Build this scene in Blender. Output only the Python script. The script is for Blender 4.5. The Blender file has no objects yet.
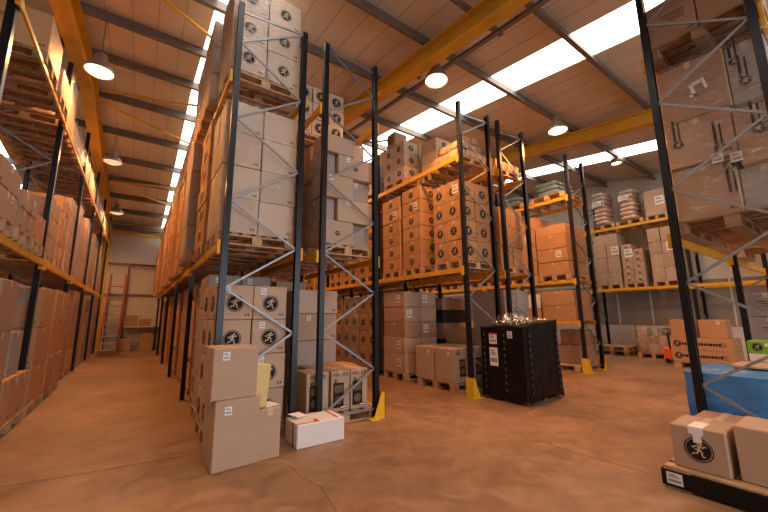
import bpy, bmesh, math, random
from mathutils import Vector, Matrix
random.seed(11)
R = math.radians
col = bpy.context.scene.collection
H = 1.35                                   # camera height (m)
TS = math.tan(0.128); ROOF0 = 5.6; RIDGE = 8.9; EAVE_Y = 18.8; BACK_Y = -6.0
def roofz(y): return ROOF0 + TS*y if y <= RIDGE else ROOF0 + TS*(2*RIDGE - y)

# ------------------------------------------------------------------ materials
def nodes(name):
    m = bpy.data.materials.new(name); m.use_nodes = True
    nt = m.node_tree; b = nt.nodes['Principled BSDF']
    return m, nt, b
def simple(name, c, rough=.6, metal=0., var=0., nscale=20., bump=0., bscale=60., spec=.4):
    """principled with noise variation of the base colour and optional bump"""
    m, nt, b = nodes(name)
    b.inputs['Roughness'].default_value = rough; b.inputs['Metallic'].default_value = metal
    b.inputs['Specular IOR Level'].default_value = spec
    b.inputs['Base Color'].default_value = (*c, 1)
    tc = nt.nodes.new('ShaderNodeTexCoord')
    if var:
        n = nt.nodes.new('ShaderNodeTexNoise'); n.inputs['Scale'].default_value = nscale; n.inputs['Detail'].default_value = 4
        nt.links.new(tc.outputs['Object'], n.inputs['Vector'])
        r = nt.nodes.new('ShaderNodeValToRGB')
        r.color_ramp.elements[0].position = .3; r.color_ramp.elements[1].position = .7
        r.color_ramp.elements[0].color = (*[x*(1-var) for x in c], 1)
        r.color_ramp.elements[1].color = (*[min(1, x*(1+var)) for x in c], 1)
        nt.links.new(n.outputs['Fac'], r.inputs['Fac']); nt.links.new(r.outputs['Color'], b.inputs['Base Color'])
    if bump:
        n2 = nt.nodes.new('ShaderNodeTexNoise'); n2.inputs['Scale'].default_value = bscale; n2.inputs['Detail'].default_value = 3
        nt.links.new(tc.outputs['Object'], n2.inputs['Vector'])
        bm_ = nt.nodes.new('ShaderNodeBump'); bm_.inputs['Strength'].default_value = bump; bm_.inputs['Distance'].default_value = .02
        nt.links.new(n2.outputs['Fac'], bm_.inputs['Height']); nt.links.new(bm_.outputs['Normal'], b.inputs['Normal'])
    return m
def cardboard(name, c, rv=.16):
    m, nt, b = nodes(name)
    b.inputs['Roughness'].default_value = .62; b.inputs['Specular IOR Level'].default_value = .3
    oi = nt.nodes.new('ShaderNodeObjectInfo'); tc = nt.nodes.new('ShaderNodeTexCoord')
    n = nt.nodes.new('ShaderNodeTexNoise'); n.inputs['Scale'].default_value = 3.5; n.inputs['Detail'].default_value = 5
    mp = nt.nodes.new('ShaderNodeMapping'); mp.inputs['Scale'].default_value = (1, 1, 6)
    nt.links.new(tc.outputs['Object'], mp.inputs['Vector']); nt.links.new(mp.outputs['Vector'], n.inputs['Vector'])
    a = nt.nodes.new('ShaderNodeMath'); a.operation = 'MULTIPLY_ADD'; a.inputs[1].default_value = rv; a.inputs[2].default_value = 1 - rv/2
    nt.links.new(oi.outputs['Random'], a.inputs[0])
    a2 = nt.nodes.new('ShaderNodeMath'); a2.operation = 'MULTIPLY_ADD'; a2.inputs[1].default_value = .16; a2.inputs[2].default_value = .92
    nt.links.new(n.outputs['Fac'], a2.inputs[0])
    mu = nt.nodes.new('ShaderNodeMath'); mu.operation = 'MULTIPLY'
    nt.links.new(a.outputs[0], mu.inputs[0]); nt.links.new(a2.outputs[0], mu.inputs[1])
    v = nt.nodes.new('ShaderNodeVectorMath'); v.operation = 'SCALE'; v.inputs[0].default_value = c
    nt.links.new(mu.outputs[0], v.inputs['Scale']); nt.links.new(v.outputs[0], b.inputs['Base Color'])
    return m
def film_mat(name, strength=.75, cover=.06, tint=(1, 1, 1)):
    m, nt, b = nodes(name); nt.nodes.remove(b)
    out = nt.nodes['Material Output']
    tr = nt.nodes.new('ShaderNodeBsdfTransparent'); gl = nt.nodes.new('ShaderNodeBsdfGlossy'); gl.inputs['Roughness'].default_value = .16
    gl.inputs['Color'].default_value = (*tint, 1)
    mx = nt.nodes.new('ShaderNodeMixShader'); tc = nt.nodes.new('ShaderNodeTexCoord')
    mp = nt.nodes.new('ShaderNodeMapping'); mp.inputs['Scale'].default_value = (5, 5, 14); mp.inputs['Rotation'].default_value = (.25, .3, .2)
    n = nt.nodes.new('ShaderNodeTexNoise'); n.inputs['Scale'].default_value = 1.6; n.inputs['Detail'].default_value = 6; n.inputs['Distortion'].default_value = .8
    nt.links.new(tc.outputs['Object'], mp.inputs['Vector']); nt.links.new(mp.outputs['Vector'], n.inputs['Vector'])
    bp = nt.nodes.new('ShaderNodeBump'); bp.inputs['Strength'].default_value = strength; bp.inputs['Distance'].default_value = .06
    nt.links.new(n.outputs['Fac'], bp.inputs['Height']); nt.links.new(bp.outputs['Normal'], gl.inputs['Normal'])
    r = nt.nodes.new('ShaderNodeMapRange'); r.inputs['From Min'].default_value = .42; r.inputs['From Max'].default_value = .75
    r.inputs['To Min'].default_value = cover*.45; r.inputs['To Max'].default_value = cover*2.0
    nt.links.new(n.outputs['Fac'], r.inputs['Value']); nt.links.new(r.outputs[0], mx.inputs['Fac'])
    nt.links.new(tr.outputs[0], mx.inputs[1]); nt.links.new(gl.outputs[0], mx.inputs[2]); nt.links.new(mx.outputs[0], out.inputs['Surface'])
    return m
def emit(name, c, s):
    m, nt, b = nodes(name)
    b.inputs['Base Color'].default_value = (*c, 1); b.inputs['Emission Color'].default_value = (*c, 1); b.inputs['Emission Strength'].default_value = s
    return m
M = {}
M['kraft'] = cardboard('kraft_cardboard', (.47, .325, .225))
M['brown'] = cardboard('brown_cardboard', (.41, .25, .155))
M['tan'] = cardboard('tan_cardboard', (.54, .40, .29))
M['grey'] = cardboard('greyish_cardboard', (.37, .30, .26))
M['orange'] = cardboard('orange_cardboard', (.50, .265, .125))
M['white_card'] = cardboard('white_cardboard', (.74, .70, .68), .05)
M['blackcard'] = cardboard('black_cardboard', (.03, .03, .035), .05)
M['seam'] = simple('carton_seam', (.16, .09, .05), .9)
M['tape'] = simple('packing_tape', (.60, .43, .27), .3)
M['print'] = simple('black_print', (.018, .016, .016), .75, spec=.2)
M['marks'] = simple('carton_print', (.13, .08, .05), .8)
M['paper'] = simple('white_paper', (.80, .78, .76), .7)
M['redprint'] = simple('red_print', (.55, .05, .04), .6)
M['wood'] = simple('pallet_wood', (.50, .31, .17), .8, var=.3, nscale=9, bump=.3)
M['oldwood'] = simple('dark_pallet_wood', (.30, .18, .10), .85, var=.3, nscale=9, bump=.3)
M['galv'] = simple('galvanised_steel', (.33, .33, .34), .5, .6, var=.12, nscale=30)
M['yellow'] = simple('yellow_beam_paint', (.72, .36, .025), .45, var=.12, nscale=6)
M['guard'] = simple('yellow_guard_paint', (.80, .47, .02), .4)
M['rafter'] = simple('yellow_rafter_paint', (.64, .335, .02), .45, var=.1, nscale=3)
M['steel'] = simple('dark_purlin_steel', (.20, .165, .14), .45, .35, var=.15, nscale=4)
M['navy'] = None
M['ceil'] = simple('ceiling_sheet', (.68, .58, .46), .55, var=.07, nscale=1.5)
M['clad'] = simple('wall_cladding', (.64, .56, .46), .6, var=.05, nscale=1.2)
M['cladgrey'] = simple('grey_block_wall', (.27, .235, .21), .8, var=.12, nscale=2.5)
M['dado'] = simple('white_painted_dado', (.66, .62, .58), .7, var=.06, nscale=2)
M['blackplastic'] = simple('black_wrap', (.007, .006, .006), .4, var=.3, nscale=8, bump=.35, bscale=9, spec=.22)
M['blue'] = simple('blue_wrap', (.045, .25, .62), .32, var=.22, nscale=3.5, bump=.5, bscale=9)
M['bluegrey'] = simple('blue_grey_sack', (.18, .27, .31), .45, var=.25, nscale=6, bump=.5, bscale=12)
M['sack'] = simple('pale_sack', (.60, .43, .33), .6, var=.2, nscale=7, bump=.5, bscale=14)
M['orange_paint'] = simple('orange_machine_paint', (.85, .16, .03), .4)
M['redpaint'] = simple('red_steel_paint', (.33, .07, .035), .5)
M['foam'] = simple('yellowish_foam_board', (.68, .53, .22), .8, var=.06, nscale=12)
M['green'] = simple('green_print', (.20, .42, .03), .5)
M['rubber'] = simple('black_rubber', (.02, .02, .02), .7)
M['film'] = film_mat('stretch_film')
M['film_heavy'] = film_mat('crinkled_stretch_film', 1.0, .15)
M['crack'] = simple('floor_crack_filler', (.16, .085, .045), .9)
M['joint'] = simple('roof_sheet_joint', (.50, .42, .33), .8)
M['skylight'] = emit('translucent_skylight', (1.0, .95, .88), 4.2)
M['bulb'] = emit('lamp_glow', (1.0, .72, .38), 6)
M['bulb_dim'] = emit('cool_lamp_glow', (1.0, .85, .65), .45)
M['lampshade'] = simple('aluminium_shade', (.30, .24, .20), .4, .6)
M['outside'] = emit('daylight_opening', (.90, .94, 1.0), 1.0)

def post_mat():
    m, nt, b = nodes('navy_post_paint')
    b.inputs['Roughness'].default_value = .30; b.inputs['Specular IOR Level'].default_value = .3
    tc = nt.nodes.new('ShaderNodeTexCoord'); sx = nt.nodes.new('ShaderNodeSeparateXYZ'); nt.links.new(tc.outputs['Object'], sx.inputs[0])
    a = nt.nodes.new('ShaderNodeMath'); a.operation = 'PINGPONG'; a.inputs[1].default_value = .0375; nt.links.new(sx.outputs['Z'], a.inputs[0])
    g = nt.nodes.new('ShaderNodeMath'); g.operation = 'GREATER_THAN'; g.inputs[1].default_value = .023; nt.links.new(a.outputs[0], g.inputs[0])
    ab = nt.nodes.new('ShaderNodeMath'); ab.operation = 'ABSOLUTE'; nt.links.new(sx.outputs['Y'], ab.inputs[0])
    l = nt.nodes.new('ShaderNodeMath'); l.operation = 'LESS_THAN'; l.inputs[1].default_value = .010; nt.links.new(ab.outputs[0], l.inputs[0])
    mu = nt.nodes.new('ShaderNodeMath'); mu.operation = 'MULTIPLY'; nt.links.new(g.outputs[0], mu.inputs[0]); nt.links.new(l.outputs[0], mu.inputs[1])
    mx = nt.nodes.new('ShaderNodeMixRGB'); mx.inputs[1].default_value = (.010, .010, .013, 1); mx.inputs[2].default_value = (.055, .045, .04, 1)
    nt.links.new(mu.outputs[0], mx.inputs[0]); nt.links.new(mx.outputs[0], b.inputs['Base Color'])
    return m
M['navy'] = post_mat()
def floor_mat():
    m, nt, b = nodes('worn_concrete')
    tc = nt.nodes.new('ShaderNodeTexCoord')
    n = nt.nodes.new('ShaderNodeTexNoise'); n.inputs['Scale'].default_value = .55; n.inputs['Detail'].default_value = 7; n.inputs['Roughness'].default_value = .6
    n2 = nt.nodes.new('ShaderNodeTexNoise'); n2.inputs['Scale'].default_value = 3.2; n2.inputs['Detail'].default_value = 6; n2.inputs['Distortion'].default_value = 1.2
    n3 = nt.nodes.new('ShaderNodeTexNoise'); n3.inputs['Scale'].default_value = 60; n3.inputs['Detail'].default_value = 3
    for k in (n, n2, n3): nt.links.new(tc.outputs['Object'], k.inputs['Vector'])
    r = nt.nodes.new('ShaderNodeValToRGB'); e = r.color_ramp.elements
    e[0].position = .34; e[0].color = (.155, .082, .044, 1); e[1].position = .62; e[1].color = (.37, .212, .118, 1)
    ad = nt.nodes.new('ShaderNodeMixRGB'); ad.inputs[0].default_value = .45
    nt.links.new(n.outputs['Fac'], ad.inputs[1]); nt.links.new(n2.outputs['Fac'], ad.inputs[2]); nt.links.new(ad.outputs[0], r.inputs['Fac'])
    nt.links.new(r.outputs['Color'], b.inputs['Base Color'])
    rr = nt.nodes.new('ShaderNodeMapRange'); rr.inputs['To Min'].default_value = .38; rr.inputs['To Max'].default_value = .62
    nt.links.new(n2.outputs['Fac'], rr.inputs['Value']); nt.links.new(rr.outputs[0], b.inputs['Roughness'])
    bp = nt.nodes.new('ShaderNodeBump'); bp.inputs['Strength'].default_value = .12; bp.inputs['Distance'].default_value = .01
    nt.links.new(n3.outputs['Fac'], bp.inputs['Height']); nt.links.new(bp.outputs['Normal'], b.inputs['Normal'])
    return m
M['floor'] = floor_mat()

# ------------------------------------------------------------------ mesh builder
class MB:
    def __init__(s): s.v = []; s.f = []; s.m = []
    def quad(s, pts, mi=0):
        i = len(s.v); s.v += [tuple(p) for p in pts]; s.f.append(tuple(range(i, i+len(pts)))); s.m.append(mi); return s
    def hexa(s, b, t, mi=0):
        """b, t: four bottom / top corners, counter-clockwise from above"""
        i = len(s.v); s.v += [tuple(p) for p in b] + [tuple(p) for p in t]
        for f in ((3,2,1,0),(4,5,6,7),(0,1,5,4),(1,2,6,5),(2,3,7,6),(3,0,4,7)): s.f.append(tuple(i+k for k in f)); s.m.append(mi)
        return s
    def box(s, x0, x1, y0, y1, z0, z1, mi=0):
        return s.hexa([(x0,y0,z0),(x1,y0,z0),(x1,y1,z0),(x0,y1,z0)], [(x0,y0,z1),(x1,y0,z1),(x1,y1,z1),(x0,y1,z1)], mi)
    def cbox(s, x0, x1, y0, y1, z0, z1, c=.006, mi=0):
        """box with chamfered edges"""
        i = len(s.v); V = []
        idx = {}
        for a, X in ((0, x0), (1, x1)):
            for b_, Y in ((0, y0), (1, y1)):
                for d, Z in ((0, z0), (1, z1)):
                    sx, sy, sz = (1, -1)[a], (1, -1)[b_], (1, -1)[d]
                    idx[(a,b_,d,'x')] = i+len(V); V.append((X, Y+sy*c, Z+sz*c))
                    idx[(a,b_,d,'y')] = i+len(V); V.append((X+sx*c, Y, Z+sz*c))
                    idx[(a,b_,d,'z')] = i+len(V); V.append((X+sx*c, Y+sy*c, Z))
        s.v += V
        def F(keys, flip=False):
            k = [idx[q] for q in keys]; s.f.append(tuple(k[::-1] if flip else k)); s.m.append(mi)
        for a in (0, 1): F([(a,0,0,'x'),(a,1,0,'x'),(a,1,1,'x'),(a,0,1,'x')], a == 0)
        for a in (0, 1): F([(0,a,0,'y'),(1,a,0,'y'),(1,a,1,'y'),(0,a,1,'y')], a == 1)
        for a in (0, 1): F([(0,0,a,'z'),(1,0,a,'z'),(1,1,a,'z'),(0,1,a,'z')], a == 0)
        for a in (0, 1):
            for b_ in (0, 1):
                F([(a,b_,0,'x'),(a,b_,0,'y'),(a,b_,1,'y'),(a,b_,1,'x')], (a ^ b_) == 1)
                F([(a,0,b_,'x'),(a,1,b_,'x'),(a,1,b_,'z'),(a,0,b_,'z')], (a ^ b_) == 0)
                F([(0,a,b_,'y'),(1,a,b_,'y'),(1,a,b_,'z'),(0,a,b_,'z')], (a ^ b_) == 1)
                for d in (0, 1):
                    F([(a,b_,d,'x'),(a,b_,d,'y'),(a,b_,d,'z')], (a ^ b_ ^ d) == 0)
        return s
    def bar(s, p, q, w, t, mi=0, up=(0,0,1)):
        """rectangular bar from p to q, w across, t thick"""
        p, q = Vector(p), Vector(q); d = (q-p).normalized(); u = Vector(up)
        if abs(d.dot(u)) > .98: u = Vector((0, 1, 0))
        a = d.cross(u).normalized()*w/2; b = a.cross(d).normalized()*t/2
        return s.hexa([p-a-b, p+a-b, q+a-b, q-a-b], [p-a+b, p+a+b, q+a+b, q-a+b], mi)
    def tube(s, pts, r, n=10, mi=0):
        pts = [Vector(p) for p in pts]; i0 = len(s.v)
        for k, p in enumerate(pts):
            d = (pts[min(k+1, len(pts)-1)] - pts[max(k-1, 0)]).normalized()
            u = Vector((0,0,1)) if abs(d.z) < .95 else Vector((1,0,0))
            a = d.cross(u).normalized(); b = a.cross(d)
            rr = r[k] if isinstance(r, (list, tuple)) else r
            for j in range(n):
                t = 2*math.pi*j/n; s.v.append(tuple(p + (a*math.cos(t) + b*math.sin(t))*rr))
        for k in range(len(pts)-1):
            for j in range(n):
                a0 = i0+k*n+j; a1 = i0+k*n+(j+1) % n; s.f.append((a0, a1, a1+n, a0+n)); s.m.append(mi)
        s.f.append(tuple(i0+j for j in range(n))[::-1]); s.m.append(mi)
        e = i0+(len(pts)-1)*n; s.f.append(tuple(e+j for j in range(n))); s.m.append(mi)
        return s
    def mesh(s, name, mats):
        me = bpy.data.meshes.new(name); me.from_pydata(s.v, [], s.f)
        for m in mats: me.materials.append(M[m])
        me.polygons.foreach_set('material_index', s.m); me.update(); return me
    def build(s, name, mats, parent=None, loc=(0,0,0), fix=True):
        if isinstance(mats, str): mats = [mats]
        me = s.mesh(name, mats)
        if fix:
            b = bmesh.new(); b.from_mesh(me); bmesh.ops.recalc_face_normals(b, faces=b.faces); b.to_mesh(me); b.free()
        return link(name, me, parent, loc)
def link(name, me, parent=None, loc=(0,0,0), rot=0., scale=None):
    o = bpy.data.objects.new(name, me); col.objects.link(o); o.parent = parent; o.location = loc
    if rot: o.rotation_euler = (0, 0, rot)
    if scale: o.scale = scale
    return o
def tag(o, label, cat, group=None, kind=None):
    o['label'] = label; o['category'] = cat
    if group: o['group'] = group
    if kind: o['kind'] = kind
    return o
def struct(o, label=None):
    o['kind'] = 'structure'
    if label: o['label'] = label; o['category'] = 'building part'
    return o
def empty(name, loc, rz=0.):
    o = bpy.data.objects.new(name, None); col.objects.link(o); o.location = loc; o.rotation_euler = (0, 0, rz); o.empty_display_size = .1; return o
def smooth(o):
    for p in o.data.polygons: p.use_smooth = True
    return o

# ------------------------------------------------------------------ camera
f_, pit, roll, yaw = 345.6, .1694, -.0084, .6167
fw = Vector((math.sin(yaw)*math.cos(pit), math.cos(yaw)*math.cos(pit), math.sin(pit)))
rt = Vector((math.cos(yaw), -math.sin(yaw), 0)); up = rt.cross(fw)
rt, up = rt*math.cos(roll) + up*math.sin(roll), -rt*math.sin(roll) + up*math.cos(roll)
cam_d = bpy.data.cameras.new('camera'); cam = bpy.data.objects.new('camera', cam_d); col.objects.link(cam)
cam_d.sensor_width = 36; cam_d.lens = f_/768*36; cam_d.clip_start = .05; cam_d.clip_end = 100
mt = Matrix((rt, up, -fw)).transposed().to_4x4(); mt.translation = (0, 0, H); cam.matrix_world = mt
bpy.context.scene.camera = cam

# ------------------------------------------------------------------ building shell
XL, XR = -7.0, 14.25
struct(MB().box(XL, XR, BACK_Y, EAVE_Y, -.15, 0).build('floor', 'floor'))
SKY = [(-4.35, -3.5), (.60, 1.42), (5.43, 6.25), (11.05, 11.86)]
def roof():
    mb = MB(); xs = [XL]
    for a, b in SKY: xs += [a, b]
    xs.append(XR)
    for k in range(0, len(xs), 2):
        a, b = xs[k], xs[k+1]
        for y0, y1 in ((BACK_Y, RIDGE), (RIDGE, EAVE_Y)):
            mb.hexa([(a,y0,roofz(y0)),(b,y0,roofz(y0)),(b,y1,roofz(y1)),(a,y1,roofz(y1))],
                    [(a,y0,roofz(y0)+.08),(b,y0,roofz(y0)+.08),(b,y1,roofz(y1)+.08),(a,y1,roofz(y1)+.08)])
            n = max(1, int((b-a)/.37)); 
            for j in range(1, n):                                    # lapped joints of the lining sheets
                x = a + (b-a)*j/n
                mb.hexa([(x-.009,y0,roofz(y0)-.004),(x+.009,y0,roofz(y0)-.004),(x+.009,y1,roofz(y1)-.004),(x-.009,y1,roofz(y1)-.004)],
                        [(x-.012,y0,roofz(y0)+.01),(x+.012,y0,roofz(y0)+.01),(x+.012,y1,roofz(y1)+.01),(x-.012,y1,roofz(y1)+.01)], 1)
    return mb.build('ceiling', ['ceil', 'joint'])
struct(roof())
for n, (a, b) in enumerate(SKY):
    mb = MB()
    for y0, y1 in ((BACK_Y, RIDGE), (RIDGE, EAVE_Y)):
        mb.hexa([(a,y0,roofz(y0)+.01),(b,y0,roofz(y0)+.01),(b,y1,roofz(y1)+.01),(a,y1,roofz(y1)+.01)],
                [(a,y0,roofz(y0)+.05),(b,y0,roofz(y0)+.05),(b,y1,roofz(y1)+.05),(a,y1,roofz(y1)+.05)])
    struct(mb.build('window_%d' % (n+1), 'skylight'))
def gable(name, x0, x1):
    mb = MB(); pr = [(BACK_Y, 0), (EAVE_Y, 0)]
    def prof(z0, top, mi):
        if top is None:
            ys = [BACK_Y, RIDGE, EAVE_Y]
            for ya, yb in zip(ys, ys[1:]):
                mb.hexa([(x0,ya,z0),(x1,ya,z0),(x1,yb,z0),(x0,yb,z0)], [(x0,ya,roofz(ya)),(x1,ya,roofz(ya)),(x1,yb,roofz(yb)),(x0,yb,roofz(yb))], mi)
        else: mb.box(x0, x1, BACK_Y, EAVE_Y, z0, top, mi)
    prof(0, .93, 1); prof(.93, 2.35, 2); prof(2.35, None, 0)
    k = BACK_Y+.4
    while k < EAVE_Y:                                               # vertical cladding ribs
        xa = x0-.02 if name == 'wall_right' else x1
        mb.box(xa, xa+.02, k, k+.05, .95, min(roofz(k), roofz(k+.05))-.02, 2 if False else 0); k += 1.0
    return mb.build(name, ['clad', 'dado', 'cladgrey'])
struct(gable('wall_right', XR, XR+.15)); struct(gable('wall_left', XL-.15, XL))
mb = MB(); zt = roofz(EAVE_Y)
mb.box(XL, XR, EAVE_Y, EAVE_Y+.15, 0, .93, 1).box(XL, XR, EAVE_Y, EAVE_Y+.15, .93, zt, 0)
for z in (2.28, 3.62): mb.box(XL, XR, EAVE_Y-.08, EAVE_Y, z, z+.07, 2)
for k in range(43): mb.box(XL+.5*k, XL+.5*k+.03, EAVE_Y-.012, EAVE_Y, .95, zt-.3, 0)
struct(mb.build('wall_back', ['clad', 'dado', 'steel']))
# wall behind the camera with two open loading doors
mb = MB(); zf = roofz(BACK_Y)
DOORS = [(1.2, 6.8)]
xs = [XL] + [q for d in DOORS for q in d] + [XR]
for k in range(0, len(xs), 2): mb.box(xs[k], xs[k+1], BACK_Y-.15, BACK_Y, 0, zf)
for a, b in DOORS: mb.box(a, b, BACK_Y-.15, BACK_Y, 3.9, zf)
struct(mb.build('wall_front', 'clad'))
# purlins (Z sections running across), in both slopes
py = [-5.2, -3.7, -2.2, -.7, .80, 2.30, 3.86, 5.34, 6.85, 8.35, 9.8, 11.3, 12.8, 14.25, 15.65, 17.1]
for k, y in enumerate(py):
    z = roofz(y); mb = MB()
    mb.box(XL, XR, y-.006, y+.006, z-.20, z-.0).box(XL, XR, y-.07, y, z-.20, z-.185).box(XL, XR, y, y+.07, z-.022, z-.004)
    o = mb.build('trim_%d' % (k+1), 'steel'); struct(o)
struct(MB().box(XL, XR, EAVE_Y-.22, EAVE_Y-.1, zt-.30, zt-.12).build('trim_20', 'steel'))
struct(MB().box(XL, XR, EAVE_Y-.5, EAVE_Y-.4, zt-.62, zt-.52).build('trim_21', 'rafter'))
# yellow portal rafters, I-sections on columns
def rafter(x, n, dep=.30, w=.20, off=.29):
    mb = MB()
    for y0, y1 in ((BACK_Y+.02, RIDGE), (RIDGE, EAVE_Y-.02)):
        a, b = roofz(y0)-off, roofz(y1)-off
        for (xa, xb, t0, t1) in ((x-.008, x+.008, -dep, 0), (x-w/2, x+w/2, -.02, 0), (x-w/2, x+w/2, -dep, -dep+.025)):
            mb.hexa([(xa,y0,a+t0),(xb,y0,a+t0),(xb,y1,b+t0),(xa,y1,b+t0)], [(xa,y0,a+t1),(xb,y0,a+t1),(xb,y1,b+t1),(xa,y1,b+t1)])
    ze = roofz(EAVE_Y)-.2
    for yc in (BACK_Y+.3, EAVE_Y-.35):
        zc = roofz(yc)-.3; mb.box(x-.008, x+.008, yc-.2, yc+.2, 0, zc)
        for q in (-.2, .18): mb.box(x-w/2, x+w/2, yc+q, yc+q+.02, 0, zc)
    # eave haunch
    yh = EAVE_Y-2.4; a, b = roofz(yh)-.2-dep, roofz(EAVE_Y-.5)-.2-dep
    mb.hexa([(x-.01,yh,a-.01),(x+.01,yh,a-.01),(x+.01,EAVE_Y-.5,b-.45),(x-.01,EAVE_Y-.5,b-.45)], [(x-.01,yh,a),(x+.01,yh,a),(x+.01,EAVE_Y-.5,b),(x-.01,EAVE_Y-.5,b)])
    mb.hexa([(x-w/2,yh,a-.03),(x+w/2,yh,a-.03),(x+w/2,EAVE_Y-.5,b-.47),(x-w/2,EAVE_Y-.5,b-.47)], [(x-w/2,yh,a),(x+w/2,yh,a),(x+w/2,EAVE_Y-.5,b-.44),(x-w/2,EAVE_Y-.5,b-.44)])
    o = mb.build('trim_%d' % n, 'rafter'); return struct(o, None)
for k, x in enumerate((-5.9, -1.28, 3.62, 8.55)): rafter(x, 30+k, w=.23 if k == 1 else .20, dep=.46 if k == 1 else .31, off=.20 if k == 1 else .29)
# bracing rods in the roof plane and rafter stays
for k, (p, q) in enumerate([((-1.1, 4.9, 6.0), (1.6, 6.7, 6.25)), ((-1.1, 9.45, 6.42), (1.6, 8.7, 6.46)), ((-1.1, 9.9, 6.36), (1.6, 11.1, 6.2)),
                            ((-1.1, 14.0, 5.78), (1.6, 13.6, 5.84)), ((-1.1, 14.2, 5.72), (1.6, 15.8, 5.55)), ((3.7, 9.3, 6.35), (5.4, 7.0, 6.1))]):
    struct(MB().tube([p, q], .028, 8).build('trim_%d' % (40+k), 'rafter'))
# cable trunking under the centre rafter with hangers and the cross channel
tr = empty('cable_tray', (4.05, 4.5, 5.75)); tag(tr, 'grey steel cable tray hung beneath the central yellow rafter', 'cable tray')
mb = MB(); z0, z1 = 5.38-5.75, 6.07-5.75
mb.bar((0, -3.2, z0), (0, 3.4, z1), .07, .05); mb.build('channel', 'steel', tr)
for y in (-1.72, -.12, 1.5): MB().box(-.13, -.08, y-.03, y+.03, .0+y*.1, .30+y*.12).build('hanger', 'steel', tr)
br = MB().bar((1.2, 2.75, 5.66), (4.3, 2.82, 5.70), .08, .05).build('cross_channel', 'steel'); tag(br, 'grey steel channel crossing under the central rafter near the top edge', 'channel')
MB().box(4.0, 4.05, 2.78, 2.82, 5.72, 5.98).build('hanger', 'steel', br)

# floor joints and cracks
def crack(pts, w, n):
    mb = MB()
    for p, q in zip(pts, pts[1:]):
        d = Vector((q[0]-p[0], q[1]-p[1], 0)).normalized(); a = Vector((-d.y, d.x, 0))*w/2
        P, Q = Vector((*p, .0012)), Vector((*q, .0012)); mb.quad([P-a, Q-a, Q+a, P+a])
    struct(mb.build('trim_%d' % n, 'crack', fix=False))
crack([(-1.1, 4.37), (-.78, 4.32), (-.38, 4.25), (.06, 4.2), (.55, 4.14)], .013, 60)
crack([(3.65, 2.2), (3.65, 1.85), (3.69, 1.39), (3.7, 1.2)], .009, 61)
crack([(1.25, 3.35), (1.28, 3.2), (1.26, 3.05), (1.29, 2.93), (1.33, 2.76), (1.30, 2.6), (1.27, 2.41), (1.24, 2.2)], .007, 62)

# ------------------------------------------------------------------ pallet
def pallet_mesh(w=.80, d=1.0, mat='wood'):
    """w along local x (the front), d along local y; height .14"""
    mb = MB(); r = random.Random(3)
    n = 7
    for k in range(n):                                                # deck boards run along x
        y = -d/2 + (d-.10)*k/(n-1); mb.cbox(-w/2, w/2, y, y+.095-.02*(k % 2), .120, .140, .003)
    for k in range(3):
        x = -w/2 + (w-.10)*k/2
        mb.box(x, x+.10, -d/2, d/2, .100, .120); mb.box(x, x+.10, -d/2, d/2, 0, .018)
        for j in range(3):
            y = -d/2 + (d-.13)*j/2; mb.cbox(x, x+.10, y, y+.13, .018, .100, .004)
    return mb.mesh('pallet', [mat])
PAL = {'wood': pallet_mesh(mat='wood'), 'oldwood': pallet_mesh(mat='oldwood')}
def pallet(x, y, z, w, d, label, group, mat='wood', rot=0.):
    o = link('pallet', PAL[mat], None, (x, y, z), rot, (w/.80, d/1.0, 1)); return tag(o, label, 'pallet', group)

# ------------------------------------------------------------------ carton parts
def emblem_mesh():
    """round black emblem with a running figure, radius 1, facing -y"""
    mb = MB(); N = 24
    def disc(r, y, mi):
        i = len(mb.v); mb.v += [(r*math.cos(2*math.pi*k/N), y, r*math.sin(2*math.pi*k/N)) for k in range(N)]
        mb.f.append(tuple(range(i, i+N))); mb.m.append(mi)
    i = len(mb.v)                                                     # outer thin ring
    for r in (1.0, .92):
        mb.v += [(r*math.cos(2*math.pi*k/N), -.012, r*math.sin(2*math.pi*k/N)) for k in range(N)]
    for k in range(N): mb.f.append((i+k, i+(k+1) % N, i+N+(k+1) % N, i+N+k)); mb.m.append(0)
    disc(.84, -.012, 0)
    def stroke(pts, w):
        for p, q in zip(pts, pts[1:]):
            p = (p[0]*.92, p[1]*.92); q = (q[0]*.92, q[1]*.92); w_ = w*.9; d = Vector((q[0]-p[0], q[1]-p[1])); L = d.length; d /= L; a = Vector((-d.y, d.x))*w*.62; e = d*w*.3
            P = [Vector(p)-a-e, Vector(q)-a+e, Vector(q)+a+e, Vector(p)+a-e]
            mb.quad([(v.x, -.024, v.y) for v in P], 1)
    def blob(c, r):
        n = 10; j = len(mb.v); mb.v += [(c[0]+r*math.cos(2*math.pi*k/n), -.024, c[1]+r*math.sin(2*math.pi*k/n)) for k in range(n)]
        mb.f.append(tuple(range(j, j+n))); mb.m.append(1)
    blob((.20, .50), .12); blob((-.02, .44), .07)
    stroke([(.12, .36), (.02, .12), (-.04, -.10)], .15)
    stroke([(.10, .30), (.34, .22), (.44, .38), (.56, .34)], .075)
    stroke([(.04, .26), (-.22, .34), (-.36, .16), (-.50, .20)], .075)
    stroke([(-.02, -.06), (.24, -.16), (.20, -.42), (.30, -.58), (.42, -.54)], .085)
    stroke([(-.06, -.10), (-.16, -.34), (-.42, -.34), (-.52, -.50)], .085)
    stroke([(-.30, .02), (.18, -.02)], .06)
    return mb.mesh('emblem', ['print', 'tape'])
EMB = emblem_mesh()
def plate_mesh(name, w, h, mat, marks=None):
    mb = MB(); mb.box(-w/2, w/2, -.002, 0, -h/2, h/2, 0)
    if marks: marks(mb)
    return mb.mesh(name, [mat, 'print'])
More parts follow.
